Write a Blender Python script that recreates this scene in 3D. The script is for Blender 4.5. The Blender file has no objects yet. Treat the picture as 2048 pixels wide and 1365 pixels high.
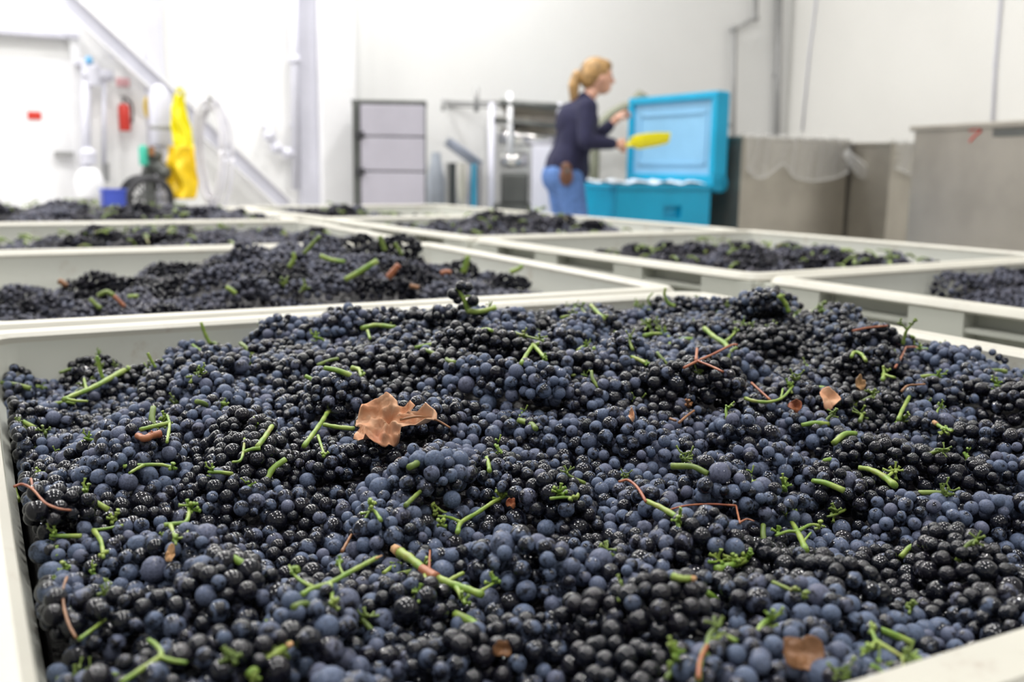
import bpy, bmesh, math, random
import numpy as np
from mathutils import Vector, Matrix, noise, kdtree, Quaternion

R0 = random.Random(7)
NR = np.random.default_rng(11)
PI = math.pi
scene = bpy.context.scene
COL = scene.collection

# ------------------------------------------------------------------ camera
FPX, PITCH, ROLL = 2000.0, 0.1727, 0.0143
RIM = 0.74
CAM = Vector((0, 0, RIM + 0.2185))
_c, _s = math.cos(ROLL), math.sin(ROLL)
_R = Vector((1, 0, 0)); _U = Vector((0, math.sin(PITCH), math.cos(PITCH))); _F = Vector((0, math.cos(PITCH), -math.sin(PITCH)))
AX = _R * _c + _U * _s
AY = -_R * _s + _U * _c


def ray(x, y):
    return AX * ((x - 1024) / FPX) + AY * (-(y - 682.5) / FPX) + _F


def at(x, y, Y):
    "point seen at (x, y) whose forward distance is Y"
    d = ray(x, y)
    return CAM + d * (Y / d.y)


def atz(x, y, z):
    d = ray(x, y)
    return CAM + d * ((z - CAM.z) / d.z)


cam_d = bpy.data.cameras.new('camera')
cam = bpy.data.objects.new('camera', cam_d)
COL.objects.link(cam)
M = Matrix.Identity(4)
for i in range(3):
    M[i][0] = AX[i]; M[i][1] = AY[i]; M[i][2] = -_F[i]; M[i][3] = CAM[i]
cam.matrix_world = M
cam_d.sensor_width = 36
cam_d.lens = FPX / 2048 * 36
cam_d.clip_start = 0.02
cam_d.dof.use_dof = True
cam_d.dof.focus_distance = 0.86
cam_d.dof.aperture_fstop = 5.4
scene.camera = cam

# ------------------------------------------------------------------ light
w = bpy.data.worlds.new('world'); scene.world = w
w.use_nodes = True
w.node_tree.nodes['Background'].inputs[0].default_value = (0.93, 0.96, 1.0, 1)
w.node_tree.nodes['Background'].inputs[1].default_value = 0.32
scene.view_settings.view_transform = 'Standard'
scene.view_settings.look = 'None'
scene.view_settings.gamma = 1
scene.view_settings.use_curve_mapping = False
scene.view_settings.exposure = 0.08

ANG = 0.4953
E1 = Vector((-math.sin(ANG), math.cos(ANG), 0)); E2 = Vector((math.cos(ANG), math.sin(ANG), 0))
CEIL = 5.2


def area(loc, sx, sy, power, col=(1, 0.98, 0.955)):
    l = bpy.data.lights.new('ceiling_lamp_light', 'AREA')
    l.shape = 'RECTANGLE'; l.size = sx; l.size_y = sy; l.energy = power; l.color = col
    o = bpy.data.objects.new('ceiling_lamp_light', l)
    COL.objects.link(o); o.location = loc
    o.rotation_euler = (0, 0, ANG)
    return o


LAMP_SPOTS = []
for iy, dv in enumerate((-1.6, 1.2, 4.0, 6.6)):
    for ix, du in enumerate((-2.4, 0.2, 2.8)):
        LAMP_SPOTS.append(E1 * dv + E2 * du + Vector((0.3, 0.6, CEIL - 0.45)))
for p in LAMP_SPOTS:
    area(p, 0.34, 0.34, (42, 52, 74, 86)[LAMP_SPOTS.index(p) // 3])


# ------------------------------------------------------------------ materials
def newmat(name):
    m = bpy.data.materials.new(name); m.use_nodes = True
    nt = m.node_tree
    return m, nt, nt.nodes['Principled BSDF']


def N(nt, t, **kw):
    n = nt.nodes.new(t)
    for k, v in kw.items():
        if isinstance(k, str) and hasattr(n, k):
            setattr(n, k, v)
    return n


def L(nt, a, b):
    nt.links.new(a, b)


def mixcol(nt, fac, a, b):
    n = nt.nodes.new('ShaderNodeMix'); n.data_type = 'RGBA'
    for sock, v in ((n.inputs[0], fac), (n.inputs[6], a), (n.inputs[7], b)):
        if hasattr(v, 'is_linked'):
            nt.links.new(v, sock)
        elif isinstance(v, (tuple, list)):
            sock.default_value = (*v[:3], 1)
        else:
            sock.default_value = v
    return n.outputs[2]


def maprange(nt, v, a, b, c=0.0, d=1.0):
    n = nt.nodes.new('ShaderNodeMapRange'); n.interpolation_type = 'SMOOTHSTEP'
    nt.links.new(v, n.inputs[0])
    for i, x in enumerate((a, b, c, d)):
        if hasattr(x, 'is_linked'):
            nt.links.new(x, n.inputs[i + 1])
        else:
            n.inputs[i + 1].default_value = x
    return n.outputs[0]


def math_(nt, op, a, b=0.0):
    n = nt.nodes.new('ShaderNodeMath'); n.operation = op
    for i, x in enumerate((a, b)):
        if hasattr(x, 'is_linked'):
            nt.links.new(x, n.inputs[i])
        else:
            n.inputs[i].default_value = x
    return n.outputs[0]


def simple(name, col, rough=0.5, metal=0.0, var=0.08, scale=6.0, bump=0.0, dirt=None, dirt_amt=0.4, dirt_scale=9.0):
    "principled with a little procedural unevenness and optional dirt"
    m, nt, b = newmat(name)
    tc = N(nt, 'ShaderNodeTexCoord')
    nz = N(nt, 'ShaderNodeTexNoise'); nz.inputs['Scale'].default_value = scale; nz.inputs['Detail'].default_value = 5
    L(nt, tc.outputs['Object'], nz.inputs['Vector'])
    f = maprange(nt, nz.outputs['Fac'], 0.3, 0.7)
    lo = tuple(max(0, c * (1 - var)) for c in col); hi = tuple(min(1, c * (1 + var)) for c in col)
    out = mixcol(nt, f, lo, hi)
    if dirt:
        n2 = N(nt, 'ShaderNodeTexNoise'); n2.inputs['Scale'].default_value = dirt_scale; n2.inputs['Detail'].default_value = 8
        n2.inputs['Roughness'].default_value = 0.7
        L(nt, tc.outputs['Object'], n2.inputs['Vector'])
        out = mixcol(nt, maprange(nt, n2.outputs['Fac'], 0.56, 0.74, 0, dirt_amt), out, dirt)
    L(nt, out, b.inputs['Base Color'])
    b.inputs['Roughness'].default_value = rough
    b.inputs['Metallic'].default_value = metal
    if bump:
        bp = N(nt, 'ShaderNodeBump'); bp.inputs['Strength'].default_value = bump; bp.inputs['Distance'].default_value = 0.01
        L(nt, nz.outputs['Fac'], bp.inputs['Height']); L(nt, bp.outputs[0], b.inputs['Normal'])
    return m


def berry_material(name, per_object):
    m, nt, b = newmat(name)
    tc = N(nt, 'ShaderNodeTexCoord')
    if per_object:
        oi = N(nt, 'ShaderNodeObjectInfo')
        sep = N(nt, 'ShaderNodeSeparateColor'); L(nt, oi.outputs['Color'], sep.inputs[0])
        bloom, hue = sep.outputs[0], sep.outputs[1]
        add = N(nt, 'ShaderNodeVectorMath'); add.operation = 'MULTIPLY_ADD'
        comb = N(nt, 'ShaderNodeCombineXYZ')
        for i in range(3):
            L(nt, oi.outputs['Random'], comb.inputs[i])
        L(nt, comb.outputs[0], add.inputs[0]); add.inputs[1].default_value = (37, 53, 71)
        L(nt, tc.outputs['Object'], add.inputs[2])
        vec = add.outputs[0]; sc = 1.0
    else:
        at_ = N(nt, 'ShaderNodeAttribute'); at_.attribute_name = 'bloom'
        sep = N(nt, 'ShaderNodeSeparateColor'); L(nt, at_.outputs['Color'], sep.inputs[0])
        bloom, hue = sep.outputs[0], sep.outputs[1]
        vec = tc.outputs['Object']; sc = 160.0
    n1 = N(nt, 'ShaderNodeTexNoise'); n1.inputs['Scale'].default_value = 0.9 * sc; n1.inputs['Detail'].default_value = 3
    n1.inputs['Roughness'].default_value = 0.55
    L(nt, vec, n1.inputs['Vector'])
    n2 = N(nt, 'ShaderNodeTexNoise'); n2.inputs['Scale'].default_value = 5.0 * sc; n2.inputs['Detail'].default_value = 4
    L(nt, vec, n2.inputs['Vector'])
    # bloom = waxy dust, patchy: threshold of the noise moves with the object's bloom value
    thr = maprange(nt, bloom, 0.0, 1.0, 0.80, 0.24)
    thr2 = math_(nt, 'ADD', thr, 0.17)
    msk = maprange(nt, n1.outputs['Fac'], thr, thr2)
    fine = maprange(nt, n2.outputs['Fac'], 0.3, 0.62, 0.55, 1.0)
    msk = math_(nt, 'MULTIPLY', msk, fine)
    skin = mixcol(nt, hue, (0.006, 0.007, 0.012), (0.009, 0.008, 0.013))
    k = 1.42 if per_object else 1.6
    dust = mixcol(nt, hue, (0.084 * k, 0.108 * k, 0.166 * k), (0.096 * k, 0.103 * k, 0.150 * k)) if per_object else mixcol(nt, hue, (0.125, 0.135, 0.185), (0.14, 0.135, 0.165))
    col = mixcol(nt, msk, skin, dust)
    # blossom scar
    if per_object:
        sx = N(nt, 'ShaderNodeSeparateXYZ'); L(nt, tc.outputs['Object'], sx.inputs[0])
        scar = maprange(nt, sx.outputs[2], 0.972, 0.992)
        col = mixcol(nt, math_(nt, 'MULTIPLY', scar, 0.7), col, (0.10, 0.065, 0.035))
    L(nt, col, b.inputs['Base Color'])
    L(nt, maprange(nt, msk, 0, 1, 0.17, 0.48), b.inputs['Roughness'])
    b.inputs['IOR'].default_value = 1.38
    b.inputs['Specular IOR Level'].default_value = 0.16
    if per_object:
        vo = N(nt, 'ShaderNodeTexVoronoi'); vo.inputs['Scale'].default_value = 4.4
        L(nt, vec, vo.inputs['Vector'])
        drop = maprange(nt, vo.outputs['Distance'], 0.04, 0.32, 1.0, 0.0)
        n3 = N(nt, 'ShaderNodeTexNoise'); n3.inputs['Scale'].default_value = 1.3
        L(nt, vec, n3.inputs['Vector'])
        drop = math_(nt, 'MULTIPLY', drop, maprange(nt, n3.outputs['Fac'], 0.36, 0.5))
        bp = N(nt, 'ShaderNodeBump'); bp.inputs['Strength'].default_value = 0.3; bp.inputs['Distance'].default_value = 0.0011
        L(nt, drop, bp.inputs['Height'])
        L(nt, bp.outputs[0], b.inputs['Coat Normal'])
        inv = math_(nt, 'SUBTRACT', 1.0, msk)
        L(nt, math_(nt, 'MAXIMUM', maprange(nt, drop, 0.05, 0.3), math_(nt, 'MULTIPLY', inv, 0.6)), b.inputs['Coat Weight'])
        b.inputs['Coat Roughness'].default_value = 0.045
        b.inputs['Coat IOR'].default_value = 1.6
        bp2 = N(nt, 'ShaderNodeBump'); bp2.inputs['Strength'].default_value = 0.10; bp2.inputs['Distance'].default_value = 0.001
        L(nt, n2.outputs['Fac'], bp2.inputs['Height']); L(nt, bp2.outputs[0], b.inputs['Normal'])
    return m


def stem_material(name, c1, c2, c3):
    m, nt, b = newmat(name)
    tc = N(nt, 'ShaderNodeTexCoord')
    nz = N(nt, 'ShaderNodeTexNoise'); nz.inputs['Scale'].default_value = 55; nz.inputs['Detail'].default_value = 4
    L(nt, tc.outputs['Object'], nz.inputs['Vector'])
    n2 = N(nt, 'ShaderNodeTexNoise'); n2.inputs['Scale'].default_value = 22; n2.inputs['Detail'].default_value = 3
    L(nt, tc.outputs['Object'], n2.inputs['Vector'])
    c = mixcol(nt, maprange(nt, nz.outputs['Fac'], 0.35, 0.65), c1, c2)
    c = mixcol(nt, maprange(nt, n2.outputs['Fac'], 0.60, 0.72, 0, 0.8), c, c3)
    L(nt, c, b.inputs['Base Color']); b.inputs['Roughness'].default_value = 0.42
    bp = N(nt, 'ShaderNodeBump'); bp.inputs['Strength'].default_value = 0.3; bp.inputs['Distance'].default_value = 0.001
    L(nt, nz.outputs['Fac'], bp.inputs['Height']); L(nt, bp.outputs[0], b.inputs['Normal'])
    return m


MB = berry_material('berry_skin', True)
MBF = berry_material('berry_skin_far', False)
MBED = simple('grape_pulp', (0.010, 0.008, 0.012), 0.35, var=0.5, scale=90, bump=0.6)
MG = stem_material('stem_green', (0.15, 0.27, 0.03), (0.29, 0.37, 0.075), (0.26, 0.19, 0.05))
MGD = stem_material('stem_olive', (0.11, 0.17, 0.03), (0.20, 0.27, 0.05), (0.16, 0.10, 0.03))
MRED = stem_material('stem_red', (0.28, 0.075, 0.035), (0.36, 0.13, 0.055), (0.20, 0.12, 0.04))
MBR = stem_material('stem_brown', (0.19, 0.085, 0.035), (0.30, 0.14, 0.06), (0.10, 0.05, 0.025))
MCUT = simple('cut_wood', (0.52, 0.30, 0.14), 0.7, var=0.2, scale=80)
MBIN = simple('bin_plastic', (0.59, 0.60, 0.54), 0.38, var=0.03, scale=3, dirt=(0.36, 0.27, 0.19), dirt_amt=0.55, dirt_scale=14)
MRIM = simple('bin_rim_plastic', (0.52, 0.505, 0.44), 0.40, var=0.06, scale=5, dirt=(0.26, 0.17, 0.13), dirt_amt=0.6, dirt_scale=24)
MWALL = simple('white_wall_paint', (0.84, 0.84, 0.83), 0.6, var=0.015, scale=1.2)
MWALLR = simple('cream_wall_paint', (0.80, 0.79, 0.755), 0.6, var=0.02, scale=1.2)
MWHITE = simple('white_enamel', (0.84, 0.84, 0.86), 0.4, var=0.02)
MLAV = simple('pale_grey_enamel', (0.62, 0.62, 0.70), 0.45, var=0.04)
MFLOOR = simple('sealed_concrete', (0.47, 0.46, 0.44), 0.35, var=0.12, scale=2.5, dirt=(0.25, 0.23, 0.2))
MSTEEL = simple('brushed_steel', (0.40, 0.375, 0.33), 0.36, 0.9, var=0.08, scale=4)
MSTEELB = simple('bright_steel', (0.75, 0.75, 0.74), 0.18, 1.0, var=0.05, scale=5)
MSTEELD = simple('dark_steel', (0.10, 0.105, 0.10), 0.45, 0.4, var=0.15)
MGREY = simple('grey_laminate', (0.40, 0.385, 0.44), 0.5, var=0.05, scale=3)
MDARK = simple('dark_rubber', (0.025, 0.025, 0.03), 0.55, var=0.2)
MPIPE = simple('grey_conduit', (0.33, 0.33, 0.33), 0.45, 0.3, var=0.08)
MTEAL = simple('teal_plastic', (0.0, 0.31, 0.52), 0.38, var=0.05, scale=4)
MLBLUE = simple('pale_blue_liner', (0.21, 0.43, 0.63), 0.4, var=0.05, scale=4)
MYEL = simple('yellow_plastic', (0.83, 0.74, 0.01), 0.4, var=0.06)
MYEL2 = simple('deep_yellow_pvc', (0.80, 0.55, 0.01), 0.42, var=0.12, scale=9)
MREDP = simple('red_paint', (0.62, 0.045, 0.03), 0.35, var=0.05)
MBLUE = simple('blue_plastic', (0.06, 0.10, 0.52), 0.4, var=0.05)
MGRN = simple('green_plastic', (0.04, 0.42, 0.30), 0.45, var=0.05)
MCYAN = simple('light_blue_plastic', (0.16, 0.45, 0.75), 0.4)
MSKIN = simple('skin', (0.60, 0.33, 0.24), 0.5, var=0.05, scale=20)
MHAIR = simple('blonde_hair', (0.34, 0.20, 0.075), 0.5, var=0.35, scale=30, bump=0.5)
MNAVY = simple('navy_knit', (0.012, 0.012, 0.042), 0.9, var=0.2, scale=60, bump=0.2)
MJEAN = simple('blue_denim', (0.085, 0.17, 0.40), 0.9, var=0.2, scale=40, bump=0.2)
MLEATH = simple('brown_leather', (0.13, 0.055, 0.03), 0.55, var=0.4, scale=30)
MSHOE = simple('boot_rubber', (0.05, 0.045, 0.04), 0.6)
MEYE = simple('eye_dark', (0.05, 0.03, 0.02), 0.2)
MLIP = simple('lip', (0.48, 0.17, 0.14), 0.45)
MICE = simple('dry_ice', (0.88, 0.90, 0.92), 0.7)


def plastic_film():
    m, nt, b = newmat('clear_film')
    b.inputs['Base Color'].default_value = (0.9, 0.9, 0.9, 1)
    b.inputs['Roughness'].default_value = 0.12
    tr = N(nt, 'ShaderNodeBsdfTransparent')
    mx = N(nt, 'ShaderNodeMixShader')
    lw = N(nt, 'ShaderNodeLayerWeight'); lw.inputs[0].default_value = 0.35
    L(nt, maprange(nt, lw.outputs['Facing'], 0.0, 1.0, 0.13, 0.7), mx.inputs[0])
    L(nt, tr.outputs[0], mx.inputs[1]); L(nt, b.outputs[0], mx.inputs[2])
    L(nt, mx.outputs[0], nt.nodes['Material Output'].inputs[0])
    return m


MFILM = plastic_film()


def leaf_material():
    m, nt, b = newmat('dried_leaf')
    tc = N(nt, 'ShaderNodeTexCoord')
    nz = N(nt, 'ShaderNodeTexNoise'); nz.inputs['Scale'].default_value = 45; nz.inputs['Detail'].default_value = 5
    L(nt, tc.outputs['Object'], nz.inputs['Vector'])
    n2 = N(nt, 'ShaderNodeTexNoise'); n2.inputs['Scale'].default_value = 18
    L(nt, tc.outputs['Object'], n2.inputs['Vector'])
    c = mixcol(nt, maprange(nt, nz.outputs['Fac'], 0.3, 0.7), (0.66, 0.31, 0.16), (0.78, 0.48, 0.30))
    c = mixcol(nt, maprange(nt, n2.outputs['Fac'], 0.56, 0.72), c, (0.42, 0.125, 0.065))
    L(nt, c, b.inputs['Base Color']); b.inputs['Roughness'].default_value = 0.6
    bp = N(nt, 'ShaderNodeBump'); bp.inputs['Strength'].default_value = 0.5; bp.inputs['Distance'].default_value = 0.002
    L(nt, nz.outputs['Fac'], bp.inputs['Height']); L(nt, bp.outputs[0], b.inputs['Normal'])
    return m


MLEAF = leaf_material()


# ------------------------------------------------------------------ object helpers
def tag(o, label=None, cat=None, group=None, kind=None):
    for k, v in (('label', label), ('category', cat), ('group', group), ('kind', kind)):
        if v:
            o[k] = v
    return o


def empty(name, loc, rz=0.0, parent=None):
    o = bpy.data.objects.new(name, None)
    o.empty_display_size = 0.05
    COL.objects.link(o); o.location = loc; o.rotation_euler = (0, 0, rz)
    if parent:
        o.parent = parent
    return o


def mesh_obj(name, me, parent=None):
    o = bpy.data.objects.new(name, me)
    COL.objects.link(o)
    if parent:
        o.parent = parent
    return o


def build(name, bm, mat, parent=None, smooth=False, bevel=0.0):
    if bevel:
        bmesh.ops.bevel(bm, geom=[e for e in bm.edges if len(e.link_faces) == 2 and e.calc_face_angle(0) > 0.6],
                        offset=bevel, segments=2, affect='EDGES', profile=0.5)
    bmesh.ops.recalc_face_normals(bm, faces=bm.faces)
    me = bpy.data.meshes.new(name)
    bm.to_mesh(me); bm.free()
    for mm in (mat if isinstance(mat, (list, tuple)) else [mat]):
        me.materials.append(mm)
    if smooth:
        me.polygons.foreach_set('use_smooth', [True] * len(me.polygons))
        if smooth == 'auto':
            me.set_sharp_from_angle(angle=0.7)
    return mesh_obj(name, me, parent)


def add_box(bm, x0, y0, z0, x1, y1, z1, mat=None):
    r = bmesh.ops.create_cube(bm, size=1)
    for v in r['verts']:
        v.co = Vector(((x0 + x1) / 2 + v.co.x * (x1 - x0), (y0 + y1) / 2 + v.co.y * (y1 - y0), (z0 + z1) / 2 + v.co.z * (z1 - z0)))
        if mat:
            v.co = mat @ v.co
    return bm


def box(name, x0, y0, z0, x1, y1, z1, m, parent=None, bevel=0.004, smooth=False):
    bm = bmesh.new(); add_box(bm, x0, y0, z0, x1, y1, z1)
    return build(name, bm, m, parent, smooth, bevel)


def catmull(pts, n=5):
    pts = [Vector(p) for p in pts]
    if len(pts) < 3:
        out = []
        for i in range(n + 1):
            out.append(pts[0].lerp(pts[-1], i / n))
        return out
    out = []
    P = [pts[0] * 2 - pts[1]] + pts + [pts[-1] * 2 - pts[-2]]
    for i in range(1, len(P) - 2):
        p0, p1, p2, p3 = P[i - 1:i + 3]
        for k in range(n):
            t = k / n
            out.append(0.5 * ((2 * p1) + (p2 - p0) * t + (2 * p0 - 5 * p1 + 4 * p2 - p3) * t * t + (3 * p1 - p0 - 3 * p2 + p3) * t ** 3))
    out.append(pts[-1])
    return out


def add_tube(bm, pts, radii, seg=7, cap=True, mat_index=0):
    pts = [Vector(p) for p in pts]
    n = len(pts)
    if not hasattr(radii, '__len__'):
        radii = [radii] * n
    elif len(radii) != n:
        rr = radii
        radii = [np.interp(i / (n - 1), np.linspace(0, 1, len(rr)), rr) for i in range(n)]
    t0 = (pts[1] - pts[0]).normalized()
    a = Vector((0, 0, 1)) if abs(t0.z) < 0.9 else Vector((1, 0, 0))
    nrm = (a - t0 * a.dot(t0)).normalized()
    rings = []
    for i in range(n):
        t = (pts[min(i + 1, n - 1)] - pts[max(i - 1, 0)])
        t = t.normalized() if t.length > 1e-9 else t0
        nrm = (nrm - t * nrm.dot(t))
        nrm = nrm.normalized() if nrm.length > 1e-6 else t.orthogonal().normalized()
        bn = t.cross(nrm)
        rings.append([bm.verts.new(pts[i] + (nrm * math.cos(2 * PI * k / seg) + bn * math.sin(2 * PI * k / seg)) * radii[i]) for k in range(seg)])
    for i in range(n - 1):
        for k in range(seg):
            f = bm.faces.new((rings[i][k], rings[i][(k + 1) % seg], rings[i + 1][(k + 1) % seg], rings[i + 1][k]))
            f.material_index = mat_index
    if cap:
        for rg, p in ((rings[0], pts[0]), (rings[-1], pts[-1])):
            c = bm.verts.new(p)
            for k in range(seg):
                f = bm.faces.new((rg[k], rg[(k + 1) % seg], c)); f.material_index = mat_index
    return bm


def tube(name, pts, radii, m, parent=None, seg=10, n=5, curve=True):
    bm = bmesh.new()
    add_tube(bm, catmull(pts, n) if curve and len(pts) > 2 else pts, radii, seg)
    return build(name, bm, m, parent, True)


def add_lathe(bm, prof, seg=24, mat=None):
    rings = []
    for r, z in prof:
        rings.append([bm.verts.new((max(r, 1e-4) * math.cos(2 * PI * k / seg), max(r, 1e-4) * math.sin(2 * PI * k / seg), z)) for k in range(seg)])
    for i in range(len(rings) - 1):
        for k in range(seg):
            bm.faces.new((rings[i][k], rings[i][(k + 1) % seg], rings[i + 1][(k + 1) % seg], rings[i + 1][k]))
    bm.faces.new(rings[0]); bm.faces.new(list(reversed(rings[-1])))
    if mat:
        for rg in rings:
            for v in rg:
                v.co = mat @ v.co
    return bm


def lathe(name, prof, m, parent=None, seg=24, mat=None):
    bm = bmesh.new(); add_lathe(bm, prof, seg, mat)
    return build(name, bm, m, parent, 'auto')


def sculpt(name, prims, voxel, mat, parent=None, smooth=4):
    "one continuous surface out of round cones and ellipsoids"
    bm = bmesh.new()
    for pr in prims:
        if pr[0] == 'c':
            _, p0, r0, p1, r1 = pr
            p0, p1 = Vector(p0), Vector(p1)
            n = max(2, int((p1 - p0).length / (0.45 * min(r0, r1))) + 1)
            n = min(n, 40)
            add_tube(bm, [p0.lerp(p1, i / n) for i in range(n + 1)], [r0 + (r1 - r0) * i / n for i in range(n + 1)], 14)
            for p, r in ((p0, r0), (p1, r1)):
                bmesh.ops.create_icosphere(bm, subdivisions=2, radius=r, matrix=Matrix.Translation(p))
        else:
            _, c, rad = pr[:3]
            rot = pr[3] if len(pr) > 3 else 0.0
            mt = Matrix.Translation(c) @ Matrix.Rotation(rot, 4, 'Y') @ Matrix.Diagonal((*rad, 1))
            bmesh.ops.create_icosphere(bm, subdivisions=3, radius=1, matrix=mt)
    bmesh.ops.recalc_face_normals(bm, faces=bm.faces)
    me = bpy.data.meshes.new('tmp'); bm.to_mesh(me); bm.free()
    o = bpy.data.objects.new('tmp', me); COL.objects.link(o)
    md = o.modifiers.new('r', 'REMESH'); md.mode = 'VOXEL'; md.voxel_size = voxel
    sm = o.modifiers.new('s', 'SMOOTH'); sm.iterations = smooth; sm.factor = 0.5
    dg = bpy.context.evaluated_depsgraph_get()
    out = bpy.data.meshes.new_from_object(o.evaluated_get(dg))
    bpy.data.objects.remove(o); bpy.data.meshes.remove(me)
    out.name = name
    out.materials.clear(); out.materials.append(mat)
    out.polygons.foreach_set('use_smooth', [True] * len(out.polygons))
    return mesh_obj(name, out, parent)


# ------------------------------------------------------------------ the room
WP0 = at(650, 330, 8.0); WP0.z = 0


def back_wall_t(px):
    d = ray(px, 330); s = d.x / d.y
    return (s * WP0.y - WP0.x) / (E2.x - s * E2.y)


def on_back(px, py, off=0.0):
    "point seen at px,py on the back wall plane, brought off metres into the room"
    d = ray(px, py); n = E1
    t = ((WP0 - E1 * off) - CAM).dot(n) / d.dot(n)
    return CAM + d * t


CORNER = WP0 + E2 * back_wall_t(1566)


def on_right(px, py, off=0.0):
    d = ray(px, py)
    t = ((CORNER - E2 * off) - CAM).dot(E2) / d.dot(E2)
    return CAM + d * t


def room():
    def panel(name, a, b, m, thick, nrm):
        bm = bmesh.new()
        v = [Vector(p) for p in (a, b)]
        vs = []
        for q in (Vector((0, 0, 0)), nrm * thick):
            vs.append([bm.verts.new(p + q + Vector((0, 0, z))) for p in v for z in (0, CEIL)])
        A, B = vs
        for f in ((A[0], A[2], A[3], A[1]), (B[0], B[1], B[3], B[2]), (A[0], A[1], B[1], B[0]), (A[2], B[2], B[3], A[3]), (A[1], A[3], B[3], B[1]), (A[0], B[0], B[2], A[2])):
            bm.faces.new(f)
        return tag(build(name, bm, m), kind='structure')
    far_l = WP0 - E2 * 5.2
    near_r = CORNER - E1 * 15.5
    near_l = far_l - E1 * 15.5
    panel('wall_back', far_l, CORNER + E2 * 0.2, MWALL, 0.2, E1)
    panel('wall_right', CORNER, near_r, MWALLR, 0.2, E2)
    panel('wall_front', near_r, near_l, MWALL, 0.2, -E1)
    # left wall: far stub only, the rest left out to let sky light in
    panel('wall_left', far_l, far_l - E1 * 2.0, MWALL, 0.2, -E2)
    for name, z0, z1, m in (('floor', -0.1, 0.0, MFLOOR), ('ceiling', CEIL, CEIL + 0.1, MWALL)):
        bm = bmesh.new()
        P = [far_l - E2 * 0.3 + E1 * 0.3, CORNER + E2 * 0.3 + E1 * 0.3, near_r + E2 * 0.3 - E1 * 0.3, near_l - E2 * 0.3 - E1 * 0.3]
        a = [bm.verts.new((p.x, p.y, z0)) for p in P]; b = [bm.verts.new((p.x, p.y, z1)) for p in P]
        bm.faces.new(a); bm.faces.new(b)
        for i in range(4):
            bm.faces.new((a[i], a[(i + 1) % 4], b[(i + 1) % 4], b[i]))
        tag(build(name, bm, m), kind='structure')
    # pilaster, steel column and baseboard of the back wall
    for name, x0, x1, dep, m in (('trim_1', 632, 700, 0.16, MWHITE), ('trim_2', 596, 632, 0.07, MLAV), ('trim_3', 297, 331, 0.10, MLAV)):
        p = WP0 + E2 * back_wall_t(x0); q = WP0 + E2 * back_wall_t(x1)
        bm = bmesh.new()
        wd = (q - p).length
        add_box(bm, 0, -dep, 0.0, wd, 0, CEIL)
        o = build(name, bm, m, None, False, 0.008)
        o.location = p; o.rotation_euler = (0, 0, ANG); tag(o, kind='structure')
    o = box('baseboard_back', 0, -0.02, 0, (CORNER - far_l).length, 0, 0.12, MLAV)
    o.location = far_l; o.rotation_euler = (0, 0, ANG); tag(o, kind='structure')


room()


def ceiling_lamps():
    for i, p in enumerate(LAMP_SPOTS):
        o = empty('ceiling_lamp', p + Vector((0, 0, 0.03)), ANG)
        tag(o, 'square white high-bay lamp hung under the ceiling', 'lamp', 'high-bay lamps under the ceiling')
        box('housing', -0.27, -0.27, 0, 0.27, 0.27, 0.08, MWHITE, o, 0.01)
        for sx in (-0.2, 0.2):
            tube('hanger', [(sx, 0, 0.08), (sx, 0, 0.42)], 0.006, MSTEELD, o, 6)


# ------------------------------------------------------------------ harvest bins
W = 1.2
BOW = 0.007


def warp(p):
    x, y = p.x - W / 2, p.y - W / 2
    k = 2 * BOW / W * min(1.0, max(0.0, p.z / RIM) ** 2)
    return Vector((W / 2 + x * (1 + k * (1 - (2 * y / W) ** 2)), W / 2 + y * (1 + k * (1 - (2 * x / W) ** 2)), p.z))


def ring_path(inset, rad, n=5, side=10):
    "closed rounded square, inset from the outer edge"
    a, b = inset, W - inset
    r = max(rad - inset * 0.6, 0.012)
    pts = []
    cs = [(b - r, a + r, -PI / 2), (b - r, b - r, 0), (a + r, b - r, PI / 2), (a + r, a + r, PI)]
    for i, (cx, cy, a0) in enumerate(cs):
        for k in range(n + 1):
            t = a0 + k / n * PI / 2
            pts.append((cx + r * math.cos(t), cy + r * math.sin(t)))
        nx = cs[(i + 1) % 4]
        p = pts[-1]; q = (nx[0] + r * math.cos(nx[2]), nx[1] + r * math.sin(nx[2]))
        for k in range(1, side):
            pts.append((p[0] + (q[0] - p[0]) * k / side, p[1] + (q[1] - p[1]) * k / side))
    return pts


def sweep_ring(prof, rad=0.055, closed=True):
    bm = bmesh.new(); rings = []
    for ins, z in prof:
        rings.append([bm.verts.new(warp(Vector((x, y, z)))) for x, y in ring_path(ins, rad)])
    m = len(rings); n = len(rings[0])
    for i in range(m if closed else m - 1):
        a, b = rings[i], rings[(i + 1) % m]
        for k in range(n):
            bm.faces.new((a[k], a[(k + 1) % n], b[(k + 1) % n], b[k]))
    return bm


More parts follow.
